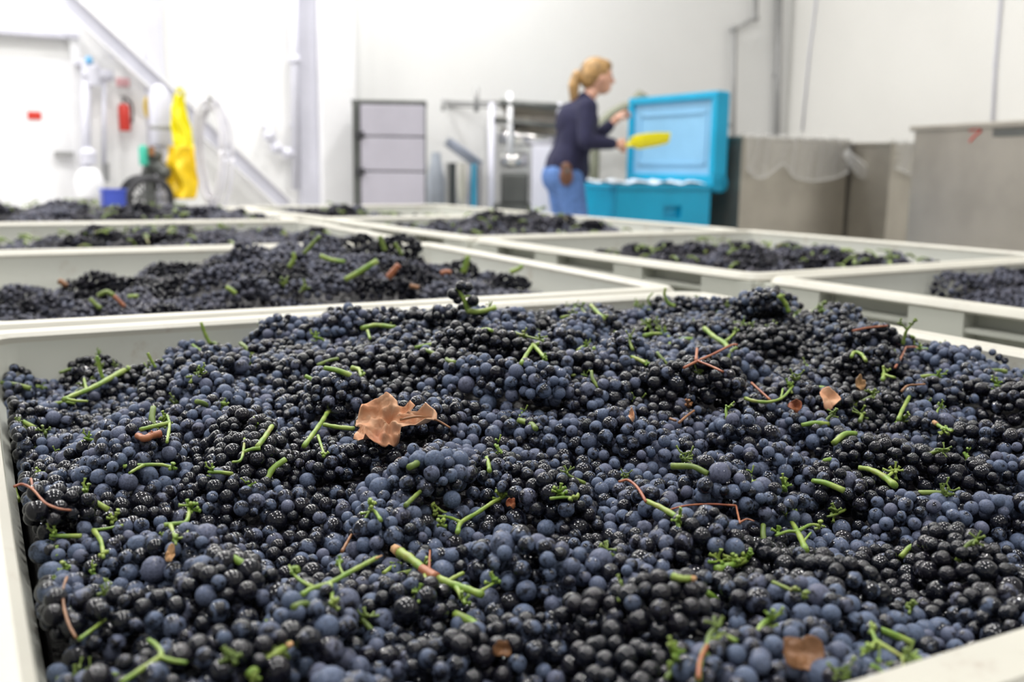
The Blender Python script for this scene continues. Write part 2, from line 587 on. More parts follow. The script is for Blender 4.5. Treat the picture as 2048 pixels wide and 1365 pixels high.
def bin_meshes():
    out = []
    t = RIM
    bm = sweep_ring([(0.006, t - 0.004), (0.010, t), (0.040, t), (0.046, t - 0.005), (0.046, t - 0.012), (0.036, t - 0.016), (0.002, t - 0.016), (0.0, t - 0.012)])
    out.append(('rim', bm, MRIM, 1))
    bm = sweep_ring([(0.047, t - 0.012), (0.0485, t - 0.062), (0.055, t - 0.072), (0.057, 0.14), (0.057, 0.12), (0.043, 0.12), (0.041, t - 0.02)])
    out.append(('shell', bm, MBIN, 1))
    bm = bmesh.new(); add_box(bm, 0.05, 0.05, 0.11, W - 0.05, W - 0.05, 0.135)
    out.append(('base_panel', bm, MBIN, 1))
    rib = lambda z: sweep_ring([(0.006, z - 0.004), (0.006, z + 0.004), (0.043, z + 0.005), (0.043, z - 0.005)])
    for z in (t - 0.046, t - 0.078, t - 0.120, t - 0.20, t - 0.32, t - 0.44, t - 0.56):
        out.append(('rib', rib(z), MBIN, 1))
    posts = []
    for side in range(4):
        for c, hw in ((0.085, 0.075), (0.42, 0.055), (0.78, 0.055), (W - 0.085, 0.075)):
            bm = bmesh.new()
            add_box(bm, c - hw, 0.003, 0.10, c + hw, 0.042, t - 0.016)
            bmesh.ops.subdivide_edges(bm, edges=[e for e in bm.edges if abs(e.verts[0].co.z - e.verts[1].co.z) > 0.3], cuts=3)
            for v in bm.verts:
                x, y = v.co.x, v.co.y
                for _ in range(side):
                    x, y = W - y, x
                v.co = warp(Vector((x, y, v.co.z)))
            out.append(('post', bm, MBIN, 1))
    for x in (0.02, W / 2 - 0.06, W - 0.14):
        bm = bmesh.new(); add_box(bm, x, 0.02, 0, x + 0.12, W - 0.02, 0.11)
        out.append(('skid', bm, MBIN, 1))
    res = []
    for nm, bm, mt, sm in out:
        bmesh.ops.recalc_face_normals(bm, faces=bm.faces)
        me = bpy.data.meshes.new(nm); bm.to_mesh(me); bm.free(); me.materials.append(mt)
        me.polygons.foreach_set('use_smooth', [True] * len(me.polygons)); me.set_sharp_from_angle(angle=0.6)
        res.append((nm, me))
    return res


BIN_ME = bin_meshes()
BINS = {}


def place_bin(key, P, ang, label):
    o = empty('harvest_bin', (P.x, P.y, 0), ang)
    tag(o, label, 'bin', 'white plastic harvest bins full of grapes')
    for nm, me in BIN_ME:
        mesh_obj(nm, me, o)
    BINS[key] = (o, Vector((P.x, P.y, 0)), ang)


LA, LO = 0.4953, Vector((-0.7212, 1.2757, 0))
RA, RO = 0.565, Vector((0.5134, 2.0976, 0))
lg, rg = 0.032, 0.016
l1 = Vector((-math.sin(LA), math.cos(LA), 0)); r1 = Vector((-math.sin(RA), math.cos(RA), 0))
place_bin('L1', LO - l1 * (W + lg / 2) - l1.cross(Vector((0, 0, 1))) * 0.003, LA, 'nearest white plastic bin, heaped with blue-black grapes in sharp focus')
place_bin('L2', LO + l1 * (lg / 2), LA, 'white grape bin touching the back of the nearest bin')
place_bin('L3', LO + l1 * (W + lg * 1.5), LA, 'third white bin of the left row, thin strip of grapes showing')
place_bin('L4', LO + l1 * (2 * W + lg * 2.5), LA, 'last white bin of the left row, below the yellow apron')
place_bin('R1', RO - r1 * (W + rg / 2), RA, 'white bin at the right edge with slotted side, only partly filled')
place_bin('R2', RO + r1 * (rg / 2), RA, 'white bin in front of the stainless tanks, grapes almost to its rim')
place_bin('R3', RO + r1 * (W + rg * 1.5), RA, 'white bin in front of the woman, grapes piled over its rim')
place_bin('R4', RO + r1 * (2 * W + rg * 2.5), RA, 'farthest white bin of the right row, in front of the grey cabinet')


def loc_to_world(key, u, v, z):
    o, P, a = BINS[key]
    return Vector((P.x + u * math.cos(a) - v * math.sin(a), P.y + u * math.sin(a) + v * math.cos(a), z))


def world_to_loc(key, p):
    o, P, a = BINS[key]
    d = p - P
    return d.x * math.cos(a) + d.y * math.sin(a), -d.x * math.sin(a) + d.y * math.cos(a)


# ------------------------------------------------------------------ grape heaps
def gz(u, v, cu, cv, su, sv):
    return np.exp(-((u - cu) / su) ** 2 - ((v - cv) / sv) ** 2)


def sstep(x, a, b):
    t = np.clip((x - a) / (b - a), 0, 1); return t * t * (3 - 2 * t)


def wob(u, v, s, ph):
    return np.sin(u * s + ph) * np.cos(v * s * 0.83 + ph * 1.7) + 0.5 * np.sin(u * s * 2.1 - v * s * 1.3 + ph * 2.3)


HEAP = {
    'L1': lambda u, v: -0.060 + 0.100 * gz(u, v, 0.58, 0.84, 0.42, 0.44) + 0.052 * gz(u, v, 1.07, 0.89, 0.15, 0.17) + 0.055 * sstep(u, 0.7, 1.1) * sstep(v, 0.1, 0.5) * (1 - 0.7 * sstep(v, .6, 1.0)) + 0.028 * (1 - sstep(v, 0.0, 0.45)) + 0.026 * (1 - sstep(u, 0, 0.3)) * (1 - sstep(v, 0.55, 0.95)) + 0.007 * wob(u, v, 11, 0.4),
    'L2': lambda u, v: -0.080 + 0.140 * gz(u, v, 0.68, 0.60, 0.40, 0.42) + 0.008 * wob(u, v, 11, 1.4),
    'L3': lambda u, v: -0.050 + 0.070 * gz(u, v, 0.65, 0.5, 0.5, 0.42) + 0.008 * wob(u, v, 9, 2.4),
    'L4': lambda u, v: -0.015 + 0.065 * gz(u, v, 0.35, 0.6, 0.3, 0.42) + 0.045 * gz(u, v, 0.85, 0.5, 0.25, 0.3) + 0.008 * wob(u, v, 9, 3.4),
    'R1': lambda u, v: -0.150 + 0.140 * sstep(u, 0.05, 0.7) + 0.008 * wob(u, v, 11, 4.4),
    'R2': lambda u, v: -0.060 + 0.065 * gz(u, v, 0.62, 0.5, 0.40, 0.6) + 0.008 * wob(u, v, 9, 5.4),
    'R3': lambda u, v: -0.040 + 0.095 * gz(u, v, 0.60, 0.60, 0.26, 0.4) + 0.008 * wob(u, v, 9, 6.4),
    'R4': lambda u, v: -0.050 + 0.080 * gz(u, v, 0.25, 0.5, 0.22, 0.5) + 0.008 * wob(u, v, 9, 7.4),
}
INS = 0.050         # inner wall inset


def poisson(spacing, rng, lim=(INS, W - INS)):
    pts = []
    a, b = lim
    for _ in range(6000):
        p = rng.uniform(a - 0.004, b + 0.004, 2)
        if all((p[0] - q[0]) ** 2 + (p[1] - q[1]) ** 2 > spacing ** 2 for q in pts):
            pts.append(p)
    return np.array(pts)


def make_heap(key, spacing, rmean, seed, relax=8, keep=None, layers=2):
    """berries packed over the union of many lying bunches: list of (centre, axis, positions, radii) in the bin's u, v, z"""
    rng = np.random.default_rng(seed)
    h = HEAP[key]
    S = poisson(spacing, rng, (INS - 0.035, W - INS + 0.035))
    n = len(S)
    k_ = spacing / 0.07
    cap_r = rng.uniform(0.026, 0.040, n) * k_
    cap_l = rng.uniform(0.018, 0.046, n) * k_
    th = rng.uniform(0, 2 * PI, n); tl = rng.uniform(-0.30, 0.30, n)
    zc = RIM + h(S[:, 0], S[:, 1]) - cap_r * 0.95 + rng.uniform(-0.013, 0.013, n)
    C = np.column_stack([S, zc])
    # envelope of the bunch tops on a fine grid, with the bunch that owns each cell
    G = 0.003; lo = INS; m = int((W - 2 * INS) / G) + 2
    gu = lo + np.arange(m) * G
    U, V = np.meshgrid(gu, gu, indexing='ij')
    E = RIM + h(U, V) - 0.024
    own = np.full(U.shape, -1)
    best = np.full(U.shape, 9.0)
    for i in range(n):
        ca, sa = math.cos(th[i]), math.sin(th[i])
        reach = cap_r[i] + cap_l[i] + 0.03
        i0, i1 = max(0, int((S[i, 0] - reach - lo) / G)), max(0, min(m, int((S[i, 0] + reach - lo) / G) + 2))
        j0, j1 = max(0, int((S[i, 1] - reach - lo) / G)), max(0, min(m, int((S[i, 1] + reach - lo) / G) + 2))
        du = U[i0:i1, j0:j1] - S[i, 0]; dv = V[i0:i1, j0:j1] - S[i, 1]
        t = du * ca + dv * sa; q = -du * sa + dv * ca
        tc = np.clip(t, -cap_l[i], cap_l[i])
        r = cap_r[i] * (1 - 0.25 * (tc / cap_l[i] + 1) / 2)
        d2 = (t - tc) ** 2 + q ** 2
        z = zc[i] + tc * math.sin(tl[i]) + np.sqrt(np.maximum(r * r - d2, 0)) - np.where(d2 > r * r, 9, 0)
        e = E[i0:i1, j0:j1]; w_ = own[i0:i1, j0:j1]; bd = best[i0:i1, j0:j1]
        up = z > e
        e[up] = z[up]; w_[up] = i; bd[up] = -1
        nb = (~up) & (bd > 0) & (np.sqrt(d2) < bd)
        w_[nb] = i; bd[nb] = np.sqrt(d2)[nb]
    A, B = np.gradient(E, G)
    steep = np.sqrt(1 + np.minimum(A * A + B * B, 6))
    pos, rad, bo = [], [], []
    cell = rmean * 2.9
    grid = {}
    ncand = int(14 * (W - 2 * INS) ** 2 / (rmean * rmean * 4))
    for layer in range(layers):
        cu = rng.uniform(lo + rmean, W - INS - rmean, (ncand if layer == 0 else ncand // 2, 2))
        rr = rmean * np.clip(rng.lognormal(0.0, 0.19, len(cu)), 0.6, 1.45)
        jit = rng.uniform(-0.45, 0.45, len(cu)) * rmean
        for (u, v), r, jz in zip(cu, rr, jit):
            i, j = int((u - lo) / G), int((v - lo) / G)
            if keep is not None and not keep(u, v):
                continue
            gx, gy = A[i, j], B[i, j]; sl = steep[i, j]
            off = r + jz + layer * 1.75 * rmean
            # step inwards along the surface normal
            uu, vv, zz = u + gx / sl * off * 0.7, v + gy / sl * off * 0.7, E[i, j] - off * (0.4 + 0.6 / sl)
            uu = min(max(uu, INS + r), W - INS - r); vv = min(max(vv, INS + r), W - INS - r)
            kx, ky, kz = int(uu / cell), int(vv / cell), int(zz / cell)
            ok = True
            for X in (kx - 1, kx, kx + 1):
                for Y in (ky - 1, ky, ky + 1):
                    for Z in (kz - 1, kz, kz + 1):
                        for k in grid.get((X, Y, Z), ()):
                            p = pos[k]; lim = 0.84 * (r + rad[k])
                            if (p[0] - uu) ** 2 + (p[1] - vv) ** 2 + (p[2] - zz) ** 2 < lim * lim:
                                ok = False; break
                        if not ok: break
                    if not ok: break
                if not ok: break
            if ok:
                grid.setdefault((kx, ky, kz), []).append(len(pos))
                pos.append((uu, vv, zz)); rad.append(r); bo.append(own[i, j])
    pos = np.array(pos); rad = np.array(rad); bo = np.array(bo)
    for it in range(relax):
        kd = kdtree.KDTree(len(pos))
        for k, p in enumerate(pos):
            kd.insert(p, k)
        kd.balance()
        mv = np.zeros_like(pos); rm = rad.max()
        for k in range(len(pos)):
            p = pos[k]
            for co, j, dd in kd.find_range(p, rad[k] + rm):
                if j <= k:
                    continue
                ov = 0.95 * (rad[k] + rad[j]) - dd
                if ov > 0:
                    v = (p - pos[j]) / (dd + 1e-7) * (ov * 0.42)
                    mv[k] += v; mv[j] -= v
        pos += np.clip(mv, -0.003, 0.003)
        pos[:, :2] = np.clip(pos[:, :2], INS + rad[:, None], W - INS - rad[:, None])
    out = []
    for i in range(n):
        k = bo == i
        if k.sum() >= 4:
            c_ = C[i].copy(); c_[:2] = np.clip(c_[:2], INS + 0.01, W - INS - 0.01)
            out.append((c_, th[i], pos[k], rad[k]))
    return out


def bed_mesh(key, drop, n=36):
    h = HEAP[key]
    us = np.linspace(INS + 0.008, W - INS - 0.008, n)
    bm = bmesh.new(); vs = {}
    for i, u in enumerate(us):
        for j, v in enumerate(us):
            z = RIM + float(h(u, v)) - drop + 0.006 * noise.noise(Vector((u * 40, v * 40, 0)))
            vs[i, j] = bm.verts.new((u, v, z))
    for i in range(n - 1):
        for j in range(n - 1):
            bm.faces.new((vs[i, j], vs[i + 1, j], vs[i + 1, j + 1], vs[i, j + 1]))
    edge = [vs[i, 0] for i in range(n)] + [vs[n - 1, j] for j in range(1, n)] + [vs[i, n - 1] for i in range(n - 2, -1, -1)] + [vs[0, j] for j in range(n - 2, 0, -1)]
    low = [bm.verts.new((v.co.x, v.co.y, v.co.z - 0.12)) for v in edge]
    for i in range(len(edge)):
        j = (i + 1) % len(edge)
        bm.faces.new((edge[i], edge[j], low[j], low[i]))
    return bm


def grape_bed(key, drop, name, label):
    o, P, a = BINS[key]
    b = build(name, bed_mesh(key, drop), MBED, None, True)
    b.location = P; b.rotation_euler = (0, 0, a)
    tag(b, label, 'grapes', kind='stuff')


def berry_meshes():
    res = []
    for k in range(8):
        bm = bmesh.new()
        bmesh.ops.create_icosphere(bm, subdivisions=3, radius=1)
        for v in bm.verts:
            p = v.co.copy()
            q = p * 0.9 + Vector((k * 7.3, 1.1 * k, 0))
            s = 1 + 0.035 * noise.noise(q)
            if k in (4, 5):
                s -= 0.32 * max(0.0, noise.noise(p * 1.1 + Vector((k * 3.3, 5, 2))))
            if k in (6, 7):
                s -= 0.13 + 0.22 * abs(noise.noise(p * 2.3 + Vector((k * 9.1, 0, 4)))) + 0.10 * noise.noise(p * 4.5 + Vector((0, k * 2.2, 1)))
            if p.z > 0.97:
                s -= 0.05 * (p.z - 0.97) / 0.03
            v.co = p * s
            v.co.z *= (0.96 if k < 4 else 0.9)
        me = bpy.data.meshes.new('berry'); bm.to_mesh(me); bm.free()
        me.materials.append(MB)
        me.polygons.foreach_set('use_smooth', [True] * len(me.polygons))
        res.append(me)
    return res


def ico(sub):
    bm = bmesh.new(); bmesh.ops.create_icosphere(bm, subdivisions=sub, radius=1)
    bm.verts.ensure_lookup_table()
    V = np.array([v.co[:] for v in bm.verts]); F = np.array([[v.index for v in f.verts] for f in bm.faces])
    bm.free()
    return V, F


ICO1, ICO2 = ico(1), ico(2)


def joined_berries(name, P, r, tone, geo=ICO1, parent=None, sticks=(), bed=None):
    V, F = geo
    nb, nv = len(P), len(V)
    jit = 1 + NR.uniform(-0.06, 0.06, (nb, 1, 3))
    verts = (P[:, None, :] + V[None] * r[:, None, None] * jit).reshape(-1, 3)
    faces = (F[None] + (np.arange(nb) * nv)[:, None, None]).reshape(-1, 3)
    cols = np.repeat(tone, nv, axis=0)
    me = bpy.data.meshes.new(name)
    verts = [tuple(x) for x in verts]; faces = [tuple(x) for x in faces]
    nfb = len(faces)
    if sticks:
        bm = bmesh.new()
        for s in sticks:
            add_tube(bm, s[0], s[1], 5)
        bm.verts.ensure_lookup_table(); off = len(verts)
        bm.verts.index_update()
        verts += [tuple(v.co) for v in bm.verts]
        faces += [tuple(v.index + off for v in f.verts) for f in bm.faces]
        cols = np.vstack([cols, np.tile([[1, 0, 0, 1]], (len(bm.verts), 1))])
        bm.free()
    nst = len(faces)
    if bed is not None:
        bed.verts.index_update(); off = len(verts)
        verts += [tuple(v.co) for v in bed.verts]
        faces += [tuple(v.index + off for v in f.verts) for f in bed.faces]
        cols = np.vstack([cols, np.tile([[0, 0, 0, 1]], (len(bed.verts), 1))])
        bed.free()
    me.from_pydata(verts, [], faces)
    at_ = me.attributes.new('bloom', 'FLOAT_COLOR', 'POINT')
    at_.data.foreach_set('color', cols.astype(np.float32).ravel())
    me.materials.append(MBF); me.materials.append(MGD); me.materials.append(MBED)
    mi = np.zeros(len(faces), np.int32); mi[nfb:nst] = 1; mi[nst:] = 2
    me.polygons.foreach_set('material_index', mi)
    me.polygons.foreach_set('use_smooth', [True] * len(me.polygons))
    me.update()
    return mesh_obj(name, me, parent)


# ---- nearest bin: every berry its own part of its bunch
BERRY = berry_meshes()
NEAR = make_heap('L1', 0.078, 0.0063, 21, relax=6)
_top = {}            # height map of the berry tops, 5 mm cells, world x/y
CELL = 0.005
LEAF_UV = world_to_loc('L1', atz(790, 870, RIM - 0.01))
SLOT = {}


def zone(u, v):
    du, dv = u - LEAF_UV[0], v - LEAF_UV[1]
    if du * du + dv * dv < 0.13 ** 2:
        return 'close around the dried leaf'
    if v > 0.98:
        return 'by back wall of nearest bin, left of ridge' if u < 0.55 else 'on the ridge by the back rim, nearest bin'
    if u < 0.2:
        return 'against left wall of nearest bin'
    if u > 0.98:
        return 'along right wall of nearest bin'
    if v < 0.3:
        return 'at front of nearest bin, left part' if u < 0.38 else 'at front of nearest bin, right part'
    if v > 0.66:
        return 'high behind the dried leaf, left side' if u < 0.5 else 'high behind the dried leaf, right side'
    return 'in the hollow between leaf and left wall' if u < LEAF_UV[0] else 'on the slope right of the dried leaf'


def near_bunches():
    rng = np.random.default_rng(5)
    o, P, a = BINS['L1']
    ca, sa = math.cos(a), math.sin(a)
    for ci, (C, axd, pos, rad) in enumerate(NEAR):
        c = loc_to_world('L1', C[0], C[1], C[2])
        look = rng.choice(3, p=(0.42, 0.36, 0.22))
        if (C[0] - LEAF_UV[0] - 0.13) ** 2 + (C[1] - LEAF_UV[1]) ** 2 < 0.10 ** 2:
            look = 0
        lo, hi = ((0.48, 0.90), (0.28, 0.70), (0.08, 0.48))[look]
        word = ('dusty blue', 'wet blue-black', 'glossy near-black')[look]
        t = empty('grape_bunch', c)
        z = zone(C[0], C[1])
        tag(t, f'{word} grape bunch {z}', 'grapes', f'{word} bunches {z}')
        wl = 0.07 if look < 2 else 0.25
        for p, r in zip(pos, rad):
            if rng.random() < wl:
                k = 4 + rng.integers(4); r = r * 1.08
            else:
                k = rng.integers(4)
            b = bpy.data.objects.new('berry', BERRY[k])
            COL.objects.link(b)
            b.parent = t
            wp = loc_to_world('L1', *p)
            b.location = wp - c
            b.scale = (r, r, r * rng.uniform(0.96, 1.08))
            q = rng.normal(size=4); q /= np.linalg.norm(q)
            b.rotation_mode = 'QUATERNION'; b.rotation_quaternion = q
            b.color = (float(np.clip(rng.uniform(lo, hi) + rng.normal(0, 0.1), 0, 1)), float(rng.random() ** 2), 0, 1)
            ix, iy = int(wp.x / CELL + 1000), int(wp.y / CELL + 1000)
            m = int(r / CELL) + 1
            for dx in range(-m, m + 1):
                for dy in range(-m, m + 1):
                    X, Y = (ix + dx - 1000 + .5) * CELL - wp.x, (iy + dy - 1000 + .5) * CELL - wp.y
                    d2 = r * r - X * X - Y * Y
                    if d2 > 0:
                        zt = wp.z + math.sqrt(d2)
                        if zt > _top.get((ix + dx, iy + dy), -1):
                            _top[ix + dx, iy + dy] = zt
        SLOT[ci] = t


near_bunches()
grape_bed('L1', 0.060, 'grape_bed', 'dark layer of crushed grapes under the bunches of the nearest bin')


def topz(x, y):
    return _top.get((int(x / CELL + 1000), int(y / CELL + 1000)), -1)


def hit(px, py, lo=0.3, hi=2.2):
    "first point of the berry heap under this pixel of the photograph"
    d = ray(px, py)
    t = lo
    while t < hi:
        p = CAM + d * t
        if p.z < topz(p.x, p.y):
            return p
        t += 0.002
    return atz(px, py, RIM - 0.03)


# ---- second bin and the right-hand bin: bunches as single meshes
def far_bunches(key, spacing, rmean, seed, fmt, word, keep=None):
    H = make_heap(key, spacing, rmean, seed, relax=2, keep=keep, layers=1)
    rng = np.random.default_rng(seed)
    o, P, a = BINS[key]
    for C, axd, pos, rad in H:  # one mesh per bunch, too small here to show its parts
        look = rng.integers(2)
        lo, hi = ((0.5, 0.9), (0.15, 0.5))[look]
        tone = np.zeros((len(pos), 4)); tone[:, 0] = rng.uniform(lo, hi, len(pos)); tone[:, 1] = rng.random(len(pos)) * 0.7; tone[:, 3] = 1
        b = joined_berries('grape_bunch', pos - C, rad, tone)
        b.location = loc_to_world(key, *C); b.rotation_euler = (0, 0, a)
        u, v = C[0], C[1]
        w_ = ('greyish blue', 'dark blue-black')[look]
        place = fmt(u, v)
        tag(b, f'{w_} grape bunch {place}', 'grapes', f'{w_} bunches {place}')
    return len(H)


def zone2(u, v):
    if v < 0.42:
        return 'along the front rim of the second left bin'
    if u < 0.4:
        return 'at low left of second left bin'
    return 'on the mound of the second left bin' if u < 0.8 else 'at the right side of the second left bin'


n2 = far_bunches('L2', 0.098, 0.0066, 31, zone2, 'second bin')
n3 = far_bunches('R1', 0.105, 0.0068, 32, lambda u, v: 'in the partly filled bin at the right edge', 'right', keep=lambda u, v: v > 0.35)
grape_bed('L2', 0.036, 'grape_bed', 'dark grape mass under the bunches of the second left bin')
grape_bed('R1', 0.036, 'grape_bed', 'dark grape mass under the bunches of the right-edge bin')
print('bunches', len(NEAR), n2, n3, 'berries', sum(len(x[2]) for x in NEAR))


def far_mass(key, seed, rmean, label):
    H = make_heap(key, 0.115, rmean, seed, relax=1, layers=1)
    pos = np.vstack([x[2] for x in H]); rad = np.concatenate([x[3] for x in H]) * 1.08
    rng = np.random.default_rng(seed)
    tone = np.zeros((len(pos), 4)); tone[:, 3] = 1
    i = 0
    for x in H:
        b = rng.uniform(0.25, 0.85); k = len(x[2])
        tone[i:i + k, 0] = np.clip(b + rng.normal(0, 0.15, k), 0, 1); tone[i:i + k, 1] = rng.random(k); i += k
    sticks = []
    for _ in range(70):
        u, v = rng.uniform(INS + 0.05, W - INS - 0.05, 2)
        z = RIM + float(HEAP[key](u, v)) + 0.004
        th = rng.uniform(0, 2 * PI); l = rng.uniform(0.015, 0.045)
        d = Vector((math.cos(th), math.sin(th), rng.uniform(-0.1, 0.5))) * l
        sticks.append(([Vector((u, v, z)) - d * .5, Vector((u, v, z + 0.006)), Vector((u, v, z)) + d * .5], rng.uniform(0.002, 0.0045)))
    o, P, a = BINS[key]
    b = joined_berries('grape_mass', pos, rad, tone, ICO1, None, sticks, bed_mesh(key, 0.05))
    b.location = P; b.rotation_euler = (0, 0, a)
    tag(b, label, 'grapes', kind='stuff')


far_mass('L3', 41, 0.0082, 'grapes with green stems filling the third bin of the left row')
far_mass('L4', 42, 0.0100, 'grapes heaped in the last bin of the left row')
far_mass('R2', 43, 0.0080, 'grapes with olive stems filling the bin before the steel tanks')
far_mass('R3', 44, 0.0092, 'grapes heaped over the rim of the bin before the woman')
far_mass('R4', 45, 0.0105, 'grapes in the farthest bin of the right row')


# ------------------------------------------------------------------ stems, tendrils and leaves lying on the nearest heap
def add_star(bm, c, axis, size, n, rng, r=0.0011, seg=6):
    "bare branch tip: short pedicels that fan out, each with its little knob"
    axis = Vector(axis).normalized()
    for k in range(n):
        d = Vector(rng.normal(size=3)); d = (d.normalized() + axis * 0.75).normalized()
        l = size * rng.uniform(0.55, 1.0)
        b = c + axis * (size * rng.uniform(-0.5, 0.5))
        e = b + d * l
        mid = b.lerp(e, 0.5) + Vector(rng.normal(size=3)) * size * 0.06
        add_tube(bm, [b, mid, e - d * r, e], [r, r * 0.8, r * 1.0, r * 1.5], seg)


def fit_depth(pts, up):
    Y = np.array([hit(*p).y for p in pts])
    P = np.array(pts, float)
    if up:
        return lambda x, y: Y[0] - 0.004
    p0 = P.mean(0)
    A = np.column_stack([np.ones(len(P)), (P - p0) / 400.0])
    # a plane has 1/Y linear in the picture; lean towards the heap's own slope
    prior = np.array([1 / np.median(Y), 0.0, 0.85])
    Wt = np.diag([0.2, 1.5, 1.5])
    c = np.linalg.solve(A.T @ A + Wt, A.T @ (1 / Y) + Wt @ prior)
    inv = A @ c
    sh = np.quantile(1 / Y - inv, 0.86)
    return lambda x, y: 1 / (c[0] + c[1] * (x - p0[0]) / 400 + c[2] * (y - p0[1]) / 400 + sh + 0.006)


SRNG = np.random.default_rng(77)


def lay_stem(label, mat, polys, stars=(), up=False, name='vine_twig', cat='twig', parts=()):
    "polys: (points as seen in the photograph, thickness at start and end in pixels); laid onto the berries in 3-D"
    allp = [p for pl in polys for p in pl[0]]
    dep = fit_depth(allp, up)
    bm = bmesh.new()
    first = None
    for pts, a, b in polys:
        Wp = [at(x, y, dep(x, y)) for x, y in pts]
        first = first or Wp[0]
        s0 = Wp[0].y / FPX
        cv = catmull(Wp, 5)
        n = len(cv)
        rad = [(a + (b - a) * i / (n - 1)) * s0 * 0.5 * (1 + 0.10 * math.sin(i * 1.9)) for i in range(n)]
        add_tube(bm, cv, rad, 8)
    for x, y, size, k in stars:
        c = at(x, y, dep(x, y))
        add_star(bm, c, (SRNG.uniform(-.4, .4), -0.5, 0.8), size * c.y / FPX, k, SRNG)
    for v in bm.verts:
        v.co -= first
    o = build(name, bm, mat, None, True)
    o.location = first
    tag(o, label, cat)
    for nm, m, ppl in parts:
        bm = bmesh.new()
        for pts, a, b in ppl:
            Wp = [at(x, y, dep(x, y) - 0.002) - first for x, y in pts]
            cv = catmull(Wp, 5); n = len(cv)
            add_tube(bm, cv, [(a + (b - a) * i / (n - 1)) * first.y / FPX * 0.5 for i in range(n)], 7)
        build(nm, bm, m, o, True)
    return o


lay_stem('forked green stem with hooked tip just left of the dried leaf', MG,
         [([(608, 893), (628, 866), (645, 842), (655, 826), (664, 822)], 11, 10), ([(648, 850), (676, 855), (708, 858)], 9, 10), ([(636, 872), (643, 893), (649, 912)], 7, 4)], [(648, 912, 14, 5)])
lay_stem('long yellow-green stem lying near the back left corner', MG,
         [([(127, 800), (150, 790), (185, 776), (222, 756), (256, 737)], 10, 14), ([(128, 797), (150, 802), (175, 803)], 8, 5), ([(173, 780), (168, 758)], 7, 5)])
lay_stem('short upright green stem by the back left corner of the nearest bin', MG, [([(206, 757), (199, 738), (194, 712)], 8, 7)], up=True)
lay_stem('small tilted green stem on the left shoulder of the heap', MG, [([(312, 736), (303, 722), (295, 706)], 6, 7)], up=True)
lay_stem('thin green stem standing up against the inside of the back wall', MG, [([(420, 688), (410, 668), (402, 645)], 8, 7)], up=True)
lay_stem('bent green stem with frayed brown tip in the left hollow', MG,
         [([(246, 934), (280, 931), (320, 930), (340, 934), (353, 938)], 9, 6), ([(288, 931), (274, 938), (259, 947)], 8, 6)], [(345, 936, 12, 5)])
lay_stem('green rachis among black berries left of the dried leaf', MG,
         [([(280, 860), (305, 854), (338, 847)], 9, 10), ([(334, 832), (339, 850), (334, 885)], 7, 6), ([(290, 846), (310, 852), (325, 846)], 5, 4)], [(330, 838, 14, 6)])
lay_stem('dark red shrivelled berries on a twig beside the green rachis', MRED, [([(275, 872), (290, 878), (303, 872), (322, 868)], 14, 17)], [(300, 872, 10, 5)], name='dried_twig')
lay_stem('small green twig hanging between berries below the left hollow', MG, [([(489, 878), (487, 900), (481, 921), (464, 925)], 6, 5), ([(521, 897), (503, 899), (486, 905)], 9, 7)])
lay_stem('short green stub pointing down-left at the forked stem', MG, [([(544, 853), (531, 873), (515, 894)], 10, 11)])
lay_stem('red curling tendril over the left rim', MRED, [([(28, 974), (45, 969), (66, 980), (90, 1006), (118, 1018), (142, 1021)], 6, 4), ([(66, 980), (62, 958)], 5, 5)], name='tendril', cat='tendril')
lay_stem('small green stub under the red tendril at the left rim', MG, [([(26, 975), (36, 1002)], 12, 10)])
lay_stem('bare green rachis with fan of pedicels at lower left', MG,
         [([(328, 1051), (352, 1048), (372, 1044), (378, 1024), (374, 1002)], 10, 7), ([(341, 1051), (348, 1070), (352, 1090)], 10, 5), ([(350, 1077), (364, 1076), (376, 1063)], 6, 4)], [(380, 1016, 24, 9), (352, 1080, 14, 4)])
lay_stem('pale green stem bent at right angle by the left side', MG, [([(183, 1061), (212, 1058), (246, 1051)], 7, 6), ([(188, 1062), (202, 1084), (207, 1116)], 12, 7)], [(207, 1108, 13, 6), (232, 1038, 20, 8)])
lay_stem('smooth yellow-green Y-shaped stem at the bottom left corner', MG,
         [([(243, 1366), (288, 1336), (322, 1311), (313, 1292), (298, 1281)], 12, 11), ([(318, 1314), (345, 1322), (373, 1326)], 11, 9)])
lay_stem('thick cut stem with brown edge at the bottom left', MG, [([(498, 1352), (535, 1319), (581, 1289)], 20, 17)], [(510, 1352, 18, 5)], parts=[('cut_end', MCUT, [([(574, 1294), (583, 1288)], 15, 13)])])
lay_stem('green starry rachis tuft beside the thick cut stem', MGD, [([(438, 1325), (458, 1318), (475, 1308)], 7, 5)], [(460, 1315, 26, 12)])
lay_stem('long branching green stem right of the lower left berries', MG,
         [([(603, 1191), (625, 1178), (660, 1167), (700, 1145), (730, 1129), (755, 1116)], 12, 11), ([(626, 1175), (603, 1163), (587, 1148), (578, 1132)], 9, 5), ([(660, 1167), (664, 1188), (664, 1212)], 10, 6), ([(688, 1152), (680, 1135), (678, 1116)], 6, 4)],
         [(590, 1146, 15, 5), (668, 1208, 14, 5), (680, 1122, 12, 5)], parts=[('dry_tip', MCUT, [([(750, 1118), (764, 1112)], 7, 3)])])
